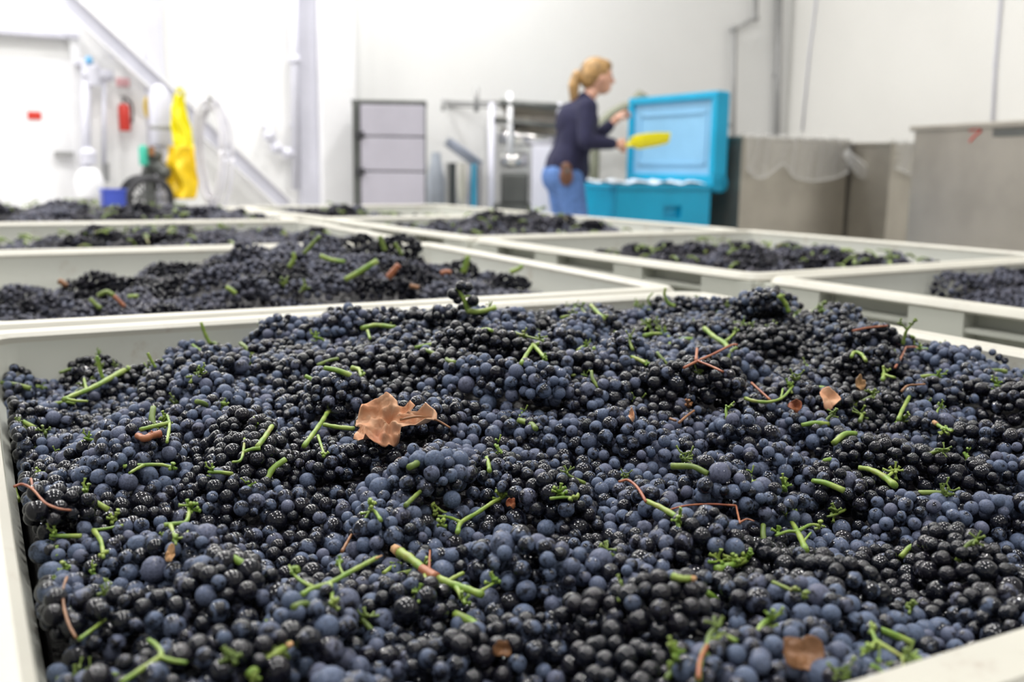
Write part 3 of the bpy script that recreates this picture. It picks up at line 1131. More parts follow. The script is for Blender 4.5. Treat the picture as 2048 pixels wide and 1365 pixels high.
lay_stem('thick pale green main stem with rust-red joint at lower centre', MG,
         [([(796, 1103), (822, 1119), (850, 1142)], 22, 16), ([(868, 1152), (895, 1166), (930, 1178), (965, 1191)], 17, 16), ([(850, 1150), (849, 1178), (836, 1206)], 9, 6), ([(912, 1174), (924, 1196), (930, 1208)], 12, 7), ([(890, 1166), (912, 1154), (926, 1147)], 9, 9), ([(960, 1184), (990, 1166)], 8, 5)],
         [(842, 1192, 26, 9), (928, 1200, 16, 5), (985, 1165, 20, 6), (832, 1168, 20, 5)],
         parts=[('rusty_joint', MRED, [([(844, 1138), (858, 1147), (872, 1156)], 20, 22), ([(858, 1146), (859, 1118), (860, 1102)], 7, 4)]), ('cut_end', MCUT, [([(789, 1098), (797, 1104)], 21, 23)])])
lay_stem('forked green stem with brown joint right of centre bottom', MG,
         [([(915, 1066), (922, 1046), (955, 1026), (990, 1003), (1018, 992)], 11, 9), ([(921, 1045), (900, 1036), (876, 1033)], 8, 6)],
         [(872, 1022, 25, 8), (876, 1050, 22, 7), (1005, 998, 24, 9)])
lay_stem('short green stub standing right of the dried leaf', MG, [([(979, 943), (977, 928), (973, 916)], 10, 9)])
lay_stem('dull green stub below the dried leaf', MGD, [([(811, 1012), (825, 998), (840, 984)], 11, 9)])
lay_stem('green star of bare pedicels below the dried leaf', MG, [([(762, 1042), (750, 1024), (738, 1018)], 9, 6)], [(742, 1018, 26, 10)])
lay_stem('bright green star of bare pedicels in the centre of the heap', MG, [([(1100, 998), (1130, 995), (1152, 998)], 7, 6)], [(1120, 990, 24, 10), (1145, 1000, 18, 5)])
lay_stem('orange-red tendril ending in a green stub right of centre', MG, [([(1293, 1003), (1322, 1016), (1356, 1036)], 11, 13)],
         name='tendril', cat='tendril', parts=[('curl', MRED, [([(1238, 964), (1256, 961), (1275, 976), (1292, 1004)], 6, 7)])])
lay_stem('thin brown tendril lying across black berries right of centre', MRED, [([(1340, 1020), (1372, 1012), (1420, 1009), (1472, 1012)], 4, 5), ([(1472, 1012), (1476, 1030), (1480, 1047)], 4, 4), ([(1480, 1045), (1494, 1039), (1508, 1043)], 4, 3)], name='tendril', cat='tendril')
lay_stem('large green rachis with spread side twigs at right', MG,
         [([(1612, 1102), (1598, 1070), (1580, 1040), (1560, 1014)], 15, 7), ([(1596, 1064), (1574, 1064), (1552, 1072)], 8, 6), ([(1598, 1062), (1622, 1050), (1650, 1054)], 8, 5), ([(1606, 1085), (1622, 1066)], 6, 4)],
         [(1575, 1030, 22, 7), (1556, 1066, 16, 5), (1640, 1054, 18, 5)])
lay_stem('thick pale green stem with branched tip at the right', MG, [([(1717, 936), (1740, 940), (1765, 952), (1790, 972)], 10, 15), ([(1772, 958), (1786, 945), (1797, 938)], 8, 6)], [(1790, 945, 24, 8)])
lay_stem('yellow-green clump of bare pedicels at the lower right', MG, [([(1432, 1140), (1460, 1132), (1490, 1122)], 18, 14)], [(1440, 1128, 30, 10), (1470, 1125, 28, 10), (1495, 1118, 26, 8)])
lay_stem('short thick green stub right of the bottom centre', MG, [([(1344, 1153), (1364, 1158), (1384, 1158)], 16, 13)], parts=[('cut_end', MCUT, [([(1383, 1158), (1392, 1158)], 13, 11)])])
lay_stem('arched reddish-green stem at the bottom right', MG, [([(1397, 1362), (1401, 1322), (1417, 1288), (1445, 1274), (1474, 1283)], 13, 12)], parts=[('red_skin', MRED, [([(1397, 1358), (1400, 1322), (1414, 1292)], 11, 10)])])
lay_stem('bare green rachis near the front rim at bottom right', MG,
         [([(1752, 1283), (1775, 1297), (1800, 1312), (1838, 1332)], 11, 8), ([(1752, 1283), (1744, 1262), (1742, 1245)], 9, 6), ([(1752, 1283), (1735, 1300), (1722, 1312)], 8, 5), ([(1806, 1314), (1806, 1332), (1815, 1348)], 9, 6), ([(1815, 1320), (1835, 1302)], 7, 5)],
         [(1735, 1300, 18, 6), (1742, 1258, 14, 4), (1835, 1320, 18, 5)])
lay_stem('long straight red tendril with side arm, back right of the heap', MRED,
         [([(1368, 736), (1392, 724), (1430, 707), (1462, 691), (1475, 690)], 6, 5), ([(1394, 722), (1420, 732), (1446, 744)], 5, 5), ([(1392, 722), (1394, 698)], 7, 6)], name='tendril', cat='tendril')
lay_stem('curved green stem just behind the long red tendril', MG, [([(1409, 657), (1428, 674), (1448, 686), (1458, 700)], 10, 9), ([(1450, 684), (1462, 674), (1474, 661)], 7, 4)], [(1472, 664, 12, 5)])
lay_stem('thin green hook standing on the ridge before the white rim', MG, [([(1350, 613), (1336, 606), (1329, 590), (1331, 576)], 8, 5)], up=True)
lay_stem('faint green hook beside the taller hook on the ridge', MG, [([(1300, 612), (1296, 598), (1306, 586)], 5, 3)], up=True)
lay_stem('green stem leaning out of the back right mound', MG, [([(1578, 625), (1570, 606), (1557, 592)], 9, 9)], [(1560, 596, 12, 5)], up=True)
lay_stem('green twig with bare pedicels standing before the right rim', MGD, [([(1806, 690), (1812, 664), (1824, 648)], 8, 5), ([(1814, 660), (1800, 646)], 4, 3)], [(1826, 646, 14, 6), (1800, 645, 9, 4)], up=True)
lay_stem('straight pale green stub standing up at the right', MG, [([(1796, 840), (1806, 818), (1820, 792)], 8, 9)])
lay_stem('pale curved green stem on the back right slope', MG, [([(1703, 714), (1708, 705), (1722, 708), (1732, 722)], 7, 7)])
lay_stem('green star tuft above the orange leaf scrap at right', MG, [([(1765, 760), (1768, 745), (1766, 732)], 8, 5), ([(1768, 750), (1790, 756)], 7, 5)], [(1772, 745, 18, 8)])
lay_stem('small green star tuft beside tan leaf scrap at right', MGD, [([(1720, 842), (1726, 828)], 9, 7)], [(1722, 828, 22, 9)])
lay_stem('green twig with red tip on the right slope', MG, [([(1490, 797), (1510, 803), (1540, 804), (1566, 795), (1588, 770)], 8, 5), ([(1562, 796), (1566, 778)], 5, 4)], [(1580, 775, 16, 6)], parts=[('red_tip', MRED, [([(1503, 766), (1520, 782), (1540, 800)], 5, 5)])])
lay_stem('forked green stem in the middle of the far slope', MG, [([(1042, 728), (1054, 708), (1066, 690)], 9, 8), ([(1066, 690), (1078, 703), (1092, 720)], 9, 7), ([(1072, 690), (1086, 680)], 7, 5)], [(1088, 718, 12, 5)])
lay_stem('feathery green rachis behind the forked stem of the far slope', MGD, [([(1028, 665), (1050, 672), (1080, 680)], 6, 4)], [(1048, 670, 18, 7), (1080, 678, 16, 6)])
lay_stem('pale green stem on the far left slope of the heap', MG, [([(724, 657), (752, 651), (790, 655)], 10, 9), ([(735, 662), (740, 678)], 7, 5)])
lay_stem('short pale stem above the dried leaf', MG, [([(704, 737), (718, 740), (722, 754)], 12, 6)], [(726, 752, 10, 4)])
lay_stem('green stub left of the long red tendril', MG, [([(1263, 715), (1278, 720), (1294, 728)], 9, 9)], [(1294, 728, 10, 4)])
lay_stem('small green stub under the back rim', MG, [([(1182, 611), (1194, 624), (1208, 638)], 8, 7)], [(1208, 636, 12, 5)])
lay_stem('bushy green pedicel tuft on the ridge', MG, [([(1288, 672), (1305, 668), (1325, 668)], 9, 6)], [(1300, 655, 24, 11), (1320, 665, 16, 5)])
lay_stem('brown tendril curving down beside the left rim', MBR, [([(134, 1155), (126, 1180), (128, 1215), (138, 1250), (152, 1276)], 6, 5)], name='tendril', cat='tendril')
lay_stem('straight green stub near the brown tendril at lower left', MG, [([(158, 1280), (182, 1262), (210, 1240)], 9, 7)])
lay_stem('brown stick poking out between berries at lower centre', MBR, [([(684, 1104), (694, 1086), (704, 1068)], 8, 6)], name='dried_twig')
lay_stem('thin red tendril on the back right slope', MRED, [([(1790, 736), (1802, 716), (1812, 695)], 5, 4), ([(1812, 695), (1832, 695), (1852, 702)], 4, 3)], name='tendril', cat='tendril')
lay_stem('curved orange tendril below the thin red one at right', MBR, [([(1803, 783), (1815, 772), (1834, 770), (1850, 769)], 5, 4)], name='tendril', cat='tendril')
lay_stem('brown twig with curled bits in the middle right', MBR, [([(1358, 846), (1372, 834), (1388, 822)], 6, 5), ([(1340, 838), (1352, 842)], 6, 5), ([(1376, 812), (1384, 806)], 6, 5)], [(1376, 812, 14, 5)], name='dried_twig')
lay_stem('long reddish twig in the back right rim berries', MRED, [([(1706, 662), (1735, 656), (1775, 652)], 5, 4)], name='tendril', cat='tendril')
lay_stem('small green star beside the pale cut stub at far right', MG, [([(1905, 862), (1885, 856), (1872, 848)], 7, 8)], [(1890, 860, 18, 7)], parts=[('cut_end', MCUT, [([(1874, 849), (1868, 845)], 9, 10)])])
lay_stem('green pedicel fan at the right edge by the dusty berries', MGD, [([(1690, 1020), (1670, 1030), (1655, 1034)], 7, 5)], [(1672, 1028, 22, 8)])
lay_stem('dull green rachis low at the right', MGD, [([(1545, 1165), (1575, 1178), (1610, 1195)], 9, 6)], [(1590, 1188, 18, 7), (1610, 1192, 16, 5)])
lay_stem('green tuft of pedicels above the front rim', MGD, [([(1818, 1228), (1822, 1215)], 7, 5)], [(1824, 1218, 20, 8)])
lay_stem('tiny green tuft at the lower left by black berries', MG, [([(114, 1112), (112, 1098)], 6, 5)], [(114, 1098, 12, 6), (128, 1135, 14, 6)])


def sprig():
    "three berries on a green sprig that stands up in front of the back rim"
    d = lambda x, y: hit(935, 628).y - 0.004
    Y = d(0, 0)
    base = at(935, 624, Y)
    o = empty('grape_sprig', base)
    tag(o, 'small green sprig with few berries standing up before the back rim', 'grapes')
    bm = bmesh.new()
    P = lambda x, y: at(x, y, Y) - base
    add_tube(bm, catmull([P(937, 624), P(930, 605), P(921, 588), P(914, 574)], 5), [0.0034, 0.0024], 8)
    add_tube(bm, catmull([P(935, 622), P(960, 624), P(992, 616)], 5), [0.004, 0.003], 8)
    add_tube(bm, catmull([P(926, 596), P(938, 592), P(944, 598)], 4), 0.0015, 6)
    build('stem', bm, MG, o, True)
    for i, (x, y, r) in enumerate(((906, 588, .0075), (922, 572, .0070), (936, 575, .0066), (946, 602, .0078), (915, 600, .006))):
        b = mesh_obj('berry', BERRY[i % 4], o)
        b.location = P(x, y) + Vector((0, 0.002 * (i % 3 - 1), 0)); b.scale = (r,) * 3; b.color = (0.4, 0.2, 0, 1)


sprig()


def small_stems():
    "bare rachis bits that peek out of the bunches: a part of their bunch"
    rng = np.random.default_rng(9)
    protos = []
    for k in range(6):
        bm = bmesh.new()
        if k < 4:
            add_tube(bm, catmull([(-0.010, 0, -0.006), (0, 0.002, 0), (0.007, 0, 0.003)], 4), [0.0018, 0.0012], 6)
            add_star(bm, Vector((0.004, 0, 0.002)), (0.3, 0, 0.9), 0.0085, 6 + k, rng, 0.0007)
        else:
            add_tube(bm, catmull([(-0.014, 0, -0.006), (0, 0.002, 0.001), (0.012, -0.001, 0.004)], 4), [0.0026, 0.0021], 7)
        bmesh.ops.recalc_face_normals(bm, faces=bm.faces)
        me = bpy.data.meshes.new('stem'); bm.to_mesh(me); bm.free()
        me.materials.append((MG, MGD, MG, MGD, MG, MGD)[k])
        me.polygons.foreach_set('use_smooth', [True] * len(me.polygons))
        protos.append(me)
    for ci, t in SLOT.items():
        pos = NEAR[ci][2]
        for _ in range(int(rng.choice((1, 1, 2, 2, 3)))):
            top = pos[pos[:, 2] > np.quantile(pos[:, 2], 0.4)]
            p = top[rng.integers(len(top))] + np.append(rng.normal(0, 0.004, 2), 0)
            wp = loc_to_world('L1', *p)
            z = topz(wp.x, wp.y)
            if z < 0 or (p[0] - LEAF_UV[0]) ** 2 + (p[1] - LEAF_UV[1]) ** 2 < 0.06 ** 2:
                continue
            o = bpy.data.objects.new('stem', protos[rng.integers(6)])
            COL.objects.link(o); o.parent = t
            o.location = Vector((wp.x, wp.y, z - 0.0005)) - t.location
            o.rotation_euler = (rng.uniform(-0.5, 0.5), rng.uniform(-0.5, 0.5), rng.uniform(0, 2 * PI))
            s = rng.uniform(0.8, 1.35); o.scale = (s, s, s)


small_stems()


def crumpled_leaf(name, label, cx, cy, outline, mat, fold, seed, tilt=0.75, lift=0.012, petiole=None, squash=1.0):
    "dried leaf: lobed blade with curled edge; outline = (degrees, pixels) as seen"
    h = hit(cx, cy)
    s = h.y / FPX
    base = h + Vector((0, -0.004, lift))
    right = Vector((1, 0, 0)); upv = Vector((0, math.cos(tilt), math.sin(tilt))); nrm = right.cross(upv).normalized()
    upv_scale = squash / max(0.35, abs(upv.dot(AY)))
    ang = [a for a, _ in outline]; rad = [r for _, r in outline]
    ang2 = [a - 360 for a in ang] + ang + [a + 360 for a in ang]; rad2 = rad * 3
    na, nr = 72, 11
    bm = bmesh.new()
    c = None
    rows = []
    for i in range(nr + 1):
        q = i / nr
        row = []
        for k in range(na):
            th = 360 * k / na
            R = float(np.interp(th, ang2, rad2)) * (1 + 0.05 * noise.noise(Vector((k * 0.9, seed, 0))))
            x = R * q * math.cos(math.radians(th)); y = R * q * math.sin(math.radians(th))
            n1 = noise.noise(Vector((x * 0.022, y * 0.022, seed))); n2 = noise.noise(Vector((x * 0.055, y * 0.055, seed + 7)))
            vein = abs(math.sin(math.radians(th * 2.5))) - 0.5
            n3 = noise.noise(Vector((x * 0.11, y * 0.11, seed + 3)))
            up_ = math.sin(math.radians(th))
            z = fold * (n1 * 0.9 + n2 * 0.6 + n3 * 0.22) + fold * 0.9 * q * q * max(0, up_) - fold * 0.5 * q * q * max(0, -up_) + fold * 0.35 * abs(n2) + fold * 0.55 * q ** 3 * math.sin(math.radians(th * 3 + seed * 40)) + fold * 0.22 * vein * q - fold * 0.35 * (1 - q) ** 2
            x *= 1 - 0.16 * q ** 4 * max(0, math.sin(math.radians(th * 3 + seed * 40)))
            row.append(bm.verts.new((right * x + upv * y * upv_scale + nrm * z) * s))
        rows.append(row)
    for i in range(nr):
        for k in range(na):
            bm.faces.new((rows[i][k], rows[i][(k + 1) % na], rows[i + 1][(k + 1) % na], rows[i + 1][k]))
    bmesh.ops.remove_doubles(bm, verts=bm.verts, dist=1e-6)
    o = empty(name, base)
    tag(o, label, 'leaf')
    bmesh.ops.recalc_face_normals(bm, faces=bm.faces)
    bmesh.ops.solidify(bm, geom=bm.faces[:], thickness=0.0005)
    build('blade', bm, mat, o, True)
    if petiole:
        bm = bmesh.new()
        P = [(right * (x - cx) - upv * (y - cy) * upv_scale * 0.9 + nrm * z) * s for x, y, z in petiole]
        add_tube(bm, catmull(P, 5), [0.0012, 0.0009], 6)
        build('petiole', bm, MBR, o, True)
    return o


crumpled_leaf('dried_leaf', 'crumpled orange-brown dried vine leaf on top of the grapes', 778, 894,
              [(0, 116), (9, 112), (18, 70), (26, 42), (34, 66), (46, 60), (56, 34), (68, 46), (90, 50), (115, 52), (140, 60), (160, 68), (180, 70), (196, 58), (208, 84), (218, 86), (232, 68), (260, 54), (285, 50), (305, 44), (322, 34), (335, 46), (348, 60)],
              MLEAF, 34, 3.0, 0.75, 0.024, [(803, 896, 10), (843, 890, 16), (878, 896, 10), (906, 912, 2)], 0.72)
for args in (('dried_leaf_scrap', 'tan leaf scrap between berries on the right slope', 1655, 806, 22, 17, MLEAF, 5.0),
             ('dried_leaf_scrap', 'small tan leaf scrap near the bare rachis at lower left', 346, 1118, 9, 16, MCUT, 6.0),
             ('dried_leaf_scrap', 'brown leaf scrap at the lower right, largest of the scraps', 1600, 1318, 48, 26, MBR, 7.0),
             ('dried_leaf_scrap', 'orange leaf scrap against the front rim at bottom right', 2016, 1303, 22, 10, MRED, 8.0),
             ('dried_leaf_scrap', 'small rust-coloured leaf scrap at the bottom centre', 1005, 1308, 20, 10, MBR, 9.0),
             ('dried_leaf_scrap', 'reddish leaf scrap in the dark hollow left of centre', 1022, 1196 - 180, 10, 8, MRED, 10.0),
             ('dried_leaf_scrap', 'pinkish leaf scrap beside the green tuft at right', 1718, 776, 12, 10, MCUT, 11.0),
             ('dried_leaf_scrap', 'tiny tan leaf scrap on the middle right slope', 1262, 840, 6, 9, MLEAF, 12.0),
             ('dried_leaf_scrap', 'red-brown leaf scrap left of the tan one', 1588, 822, 14, 7, MRED, 13.0)):
    nm, lab, cx, cy, rx, ry, m, sd = args
    crumpled_leaf(nm, lab, cx, cy, [(a, math.hypot(rx * math.cos(math.radians(a)), ry * math.sin(math.radians(a))) * (0.75 + 0.35 * abs(math.sin(a * 1.7 + sd)))) for a in range(0, 360, 30)], m, 9, sd, 0.8, 0.005)

# ---- blurred stems in the second bin and its neighbours
_H2 = lambda key, u, v: RIM + float(HEAP[key](u, v))


def hit_bin(key, px, py):
    d = ray(px, py)
    t = 0.8
    while t < 7:
        p = CAM + d * t
        u, v = world_to_loc(key, p)
        if INS < u < W - INS and INS < v < W - INS and p.z < _H2(key, u, v) + 0.012:
            return p
        t += 0.004
    return None


def far_stem(key, label, mat, pts, r0, r1, stars=(), name='vine_twig', cat='twig'):
    hs = [p for p in (hit_bin(key, *q) for q in pts) if p is not None]
    Y = min(p.y for p in hs) if hs else 2.0
    Wp = [at(x, y, Y - 0.006) for x, y in pts]
    bm = bmesh.new()
    cv = catmull([p - Wp[0] for p in Wp], 4)
    add_tube(bm, cv, [r0 * Y / FPX / 2, r1 * Y / FPX / 2], 7)
    for x, y, sz, k in stars:
        add_star(bm, at(x, y, Y - 0.006) - Wp[0], (0, -0.5, 0.8), sz * Y / FPX, k, SRNG, 0.0016)
    o = build(name, bm, mat, None, True)
    o.location = Wp[0]
    tag(o, label, cat)


far_stem('L2', 'blurred pale green stem with brown joint in the second left bin', MG, [(690, 560), (716, 546), (755, 522)], 11, 12)
far_stem('L2', 'blurred green stem lying left of the brown-jointed one', MG, [(640, 512), (662, 520), (690, 524)], 10, 8)
far_stem('L2', 'tall slanting green stem near the top of the second bin', MGD, [(608, 508), (622, 492), (640, 472)], 9, 8)
far_stem('L2', 'short green stem below the slanting one in the second bin', MG, [(578, 535), (588, 518), (586, 505)], 10, 8)
far_stem('L2', 'green stem at the peak of the second bin', MGD, [(770, 502), (764, 486), (760, 472)], 11, 10)
far_stem('L2', 'thin green stem right of the peak in the second bin', MGD, [(804, 510), (796, 498), (790, 486)], 8, 7)
far_stem('L2', 'upright green stem near the right side of the second bin', MG, [(926, 546), (932, 528), (936, 512)], 13, 11)
far_stem('L2', 'orange leaf bit in the middle of the second bin', MRED, [(776, 556), (788, 542), (798, 530)], 15, 12, name='dried_leaf_scrap', cat='leaf')
far_stem('L2', 'small green leaf at the right wall of the second bin', MG, [(1020, 545), (1034, 540), (1046, 532)], 11, 9)
far_stem('L2', 'olive stem with red end at the left of the second bin', MGD, [(196, 592), (214, 584), (228, 592)], 10, 9)
far_stem('L2', 'red-brown stem end at the left of the second bin', MRED, [(228, 592), (240, 604), (250, 614)], 8, 8)
far_stem('L2', 'bright green stem end in the left half of the second bin', MG, [(256, 594), (266, 593), (276, 593)], 8, 8)
far_stem('L2', 'dark green stem against the front rim of the second bin', MGD, [(180, 598), (190, 608), (202, 618)], 9, 10)
far_stem('L2', 'small green stub in the middle left of the second bin', MG, [(452, 575), (462, 580), (472, 588)], 10, 9)
far_stem('L2', 'green tuft in the middle of the second bin', MGD, [(566, 572), (574, 562)], 8, 7, [(570, 566, 16, 7)])
far_stem('L2', 'green tuft right of the middle of the second bin', MGD, [(604, 580), (612, 570)], 8, 7, [(610, 576, 16, 7)])
far_stem('L2', 'yellowish leaf bit high at the left of the second bin', MBR, [(118, 562), (126, 566), (134, 572)], 13, 10, name='dried_leaf_scrap', cat='leaf')
far_stem('L2', 'red leaf bit near the right side of the second bin', MRED, [(882, 548), (892, 544), (902, 546)], 11, 9, name='dried_leaf_scrap', cat='leaf')
far_stem('L2', 'amber leaf bit by the front rim of the second bin', MBR, [(820, 572), (830, 574), (838, 576)], 10, 9, name='dried_leaf_scrap', cat='leaf')

# ------------------------------------------------------------------ things along the back wall
ceiling_lamps()


def floor_pt(px, Y):
    p = at(px, 335, Y); p.z = 0
    return p


def zof(px, py, Y):
    return at(px, py, Y).z


def conduit(label, pts, r, m=None, off=0.06, wall=on_back, name='conduit', brackets=()):
    P = [wall(x, y, off) if y is not None else None for x, y in pts]
    o = empty(name, P[0]); tag(o, label, 'pipe')
    bm = bmesh.new()
    add_tube(bm, [p - P[0] for p in P], r, 10)
    build('pipe', bm, m or MPIPE, o, True)
    for i in range(1, len(P) - 1):
        bm = bmesh.new(); bmesh.ops.create_icosphere(bm, subdivisions=2, radius=r * 1.5, matrix=Matrix.Translation(P[i] - P[0]))
        build('elbow', bm, m or MPIPE, o, True)
    for (x, y) in brackets:
        q = wall(x, y, off) - P[0]
        d = E1 if wall is on_back else E2
        bm = bmesh.new(); add_tube(bm, [q, q + d * (off - 0.004)], r * 0.7, 8)
        build('clip', bm, m or MPIPE, o, True)
    return o


conduit('grey conduit with an offset bend left of the room corner', [(1464, 430), (1469, 58), (1511, 36), (1513, -60)], 0.024, brackets=[(1466, 250), (1470, 60)])
conduit('dark grey pipe running straight down in the room corner', [(1551, 430), (1560, -60)], 0.030, off=0.05, brackets=[(1556, 150)])
conduit('thin slanting cable on the cream right wall', [(1604, 262), (1618, 110), (1640, -60)], 0.008, m=MLAV, off=0.02, wall=on_right, brackets=[(1611, 190)])
conduit('thin upright cable at the right end of the cream wall', [(1982, 300), (1990, 130), (2006, -60)], 0.011, m=MLAV, off=0.02, wall=on_right, brackets=[(1986, 200)])
conduit('pale vertical pipe left of the white pilaster', [(592, 380), (590, 120), (586, -60)], 0.03, m=MLAV, off=0.10, brackets=[(590, 120), (592, 250)])
conduit('grey drain pipe curving down to the wall outlet', [(536, 238), (539, 272), (552, 296), (575, 307), (594, 310)], 0.030, m=MLAV, off=0.10, name='drain_pipe', brackets=[(537, 250)])
_o = lathe('wall_outlet', [(0.0, 0), (0.055, 0), (0.06, 0.02), (0.045, 0.05), (0.03, 0.06), (0, 0.06)], MPIPE, None, 18, Matrix.Rotation(PI / 2, 4, 'X'))
_o.location = on_back(606, 322, 0.0); _o.rotation_euler = (0, 0, ANG)
tag(_o, 'round grey outlet flange at the end of the drain pipe', 'outlet')


def diagonal_brace():
    a, b = on_back(120, -12, 0.20), on_back(572, 412, 0.20)
    o = empty('diagonal_brace', a); tag(o, 'white steel beam sloping down across the left wall', 'beam')
    d = (b - a)
    z = d.normalized(); y = E1 * -1; x = y.cross(z).normalized()
    def beam(nm, w0, w1, y0, y1, m):
        bm = bmesh.new()
        vs = []
        for q in (Vector((0, 0, 0)), d):
            vs.append([bm.verts.new(q + x * i + y * j) for i, j in ((w0, y0), (w1, y0), (w1, y1), (w0, y1))])
        A, B = vs
        bm.faces.new(A); bm.faces.new(B[::-1])
        for k in range(4):
            bm.faces.new((A[k], A[(k + 1) % 4], B[(k + 1) % 4], B[k]))
        build(nm, bm, m, o)
    beam('web', -0.045, 0.045, -0.01, 0.01, MLAV)
    beam('flange', 0.045, 0.058, -0.05, 0.05, MWHITE)
    beam('flange', -0.058, -0.045, -0.05, 0.05, MWHITE)
    for px, py in ((228, 84), (300, 158)):
        p = on_back(px, py, 0.2) - a
        bm = bmesh.new(); add_box(bm, p.x - 0.03, p.y, p.z - 0.10, p.x + 0.03, p.y + 0.18, p.z + 0.03)
        build('bracket', bm, MLAV, o)


diagonal_brace()


def door():
    p0, p1 = on_back(-60, 120), on_back(158, 120)
    wd = (p1 - p0).length
    top = on_back(150, 122).z
    o = empty('door_1', (p0.x, p0.y, 0), ANG); tag(o, None, None, None, 'structure')
    box('leaf', 0.06, -0.05, 0.01, wd - 0.06, -0.005, top, MWHITE, o)
    box('lintel', -0.05, -0.09, top + 0.14, wd, -0.005, top + 0.18, MLAV, o)
    box('jamb', wd - 0.06, -0.08, 0, wd, -0.005, top + 0.14, MWHITE, o)
    box('jamb', -0.05, -0.08, 0, 0.06, -0.005, top + 0.14, MWHITE, o)
    box('handle', wd - 0.2, -0.12, 0.98, wd - 0.08, -0.06, 1.02, MPIPE, o)
    q0, q1 = on_back(55, 229, 0.055), on_back(81, 240, 0.055)
    s = box('door_sign', 0, 0, 0, (q1 - q0).length, 0.008, 0.055, MREDP)
    s.location = (q0.x, q0.y, q1.z); s.rotation_euler = (0, 0, ANG)
    tag(s, 'small red plate on the white door at left', 'sign')
    q0, q1 = on_back(232, 158, 0.012), on_back(256, 174, 0.012)
    s = box('wall_sign', 0, 0, 0, 0.09, 0.008, 0.06, simple('pale_red_print', (0.78, 0.45, 0.47), 0.5))
    s.location = (q0.x, q0.y, q1.z); s.rotation_euler = (0, 0, ANG)
    tag(s, 'small faded red sign on the wall above the fire extinguisher', 'sign')


door()


def extinguisher():
    p = on_back(250, 262, 0.10)
    o = empty('fire_extinguisher', p, ANG); tag(o, 'red fire extinguisher hung on the white wall', 'extinguisher')
    h = on_back(250, 207, 0.10).z - p.z
    lathe('cylinder', [(0, 0), (0.036, 0), (0.040, 0.01), (0.040, h * 0.86), (0.030, h * 0.97), (0.014, h)], MREDP, o)
    lathe('valve', [(0, h), (0.012, h), (0.012, h + 0.03), (0.02, h + 0.035), (0.02, h + 0.05), (0, h + 0.05)], MPIPE, o, 12)
    tube('hose', [(0.012, 0, h + 0.04), (0.05, -0.01, h), (0.055, -0.01, h * 0.6), (0.048, -0.01, h * 0.3)], 0.008, MDARK, o, 8)
    box('bracket', -0.03, 0.035, h * 0.5, 0.03, 0.098, h * 0.6, MPIPE, o)


extinguisher()


def manifold():
    p = on_back(176, 400, 0.16)
    o = empty('pipe_manifold', (p.x, p.y, 0), ANG); tag(o, 'white pipe manifold with pale blue knob beside the door', 'pipes')
    inv = (Matrix.Translation((p.x, p.y, 0)) @ Matrix.Rotation(ANG, 4, 'Z')).inverted()
    q = lambda x, y: inv @ on_back(x, y, 0.16)
    tube('standpipe', [q(172, 400), q(172, 118)], 0.030, MLAV, o, 14, 2, False)
    tube('standpipe', [q(208, 330), q(208, 160)], 0.014, MLAV, o, 10, 2, False)
    tube('crosspipe', [q(164, 150), q(190, 150), q(226, 152)], 0.040, MLAV, o, 14, 2, False)
    b = q(186, 150); lathe('filter_housing', [(0, b.z - 0.07), (0.05, b.z - 0.07), (0.055, b.z + 0.05), (0.03, b.z + 0.08), (0, b.z + 0.08)], MLAV, o, 16, Matrix.Translation((b.x, b.y, 0)))
    b = q(177, 121); lathe('knob', [(0, b.z - 0.02), (0.022, b.z - 0.02), (0.026, b.z), (0.018, b.z + 0.025), (0, b.z + 0.025)], MCYAN, o, 12, Matrix.Translation((b.x, b.y - 0.03, 0)))
    b = q(176, 314); lathe('filter_bowl', [(0, b.z - 0.05), (0.05, b.z - 0.05), (0.055, b.z + 0.03), (0.03, b.z + 0.06), (0, b.z + 0.06)], MLAV, o, 16, Matrix.Translation((b.x, b.y - 0.02, 0)))
    b = q(212, 338); lathe('shutoff_valve', [(0, b.z - 0.09), (0.018, b.z - 0.09), (0.022, b.z + 0.04), (0, b.z + 0.04)], MPIPE, o, 12, Matrix.Translation((b.x, b.y, 0)))
    b = q(177, 362); lathe('white_tank', [(0, b.z - 0.12), (0.085, b.z - 0.11), (0.10, b.z), (0.07, b.z + 0.07), (0.03, b.z + 0.09), (0, b.z + 0.09)], MWHITE, o, 20, Matrix.Translation((b.x, b.y - 0.06, 0)))
    for z in (0.9, 1.6):
        box('wall_clamp', -0.03, 0.0, z, 0.03, 0.155, z + 0.03, MLAV, o)


manifold()


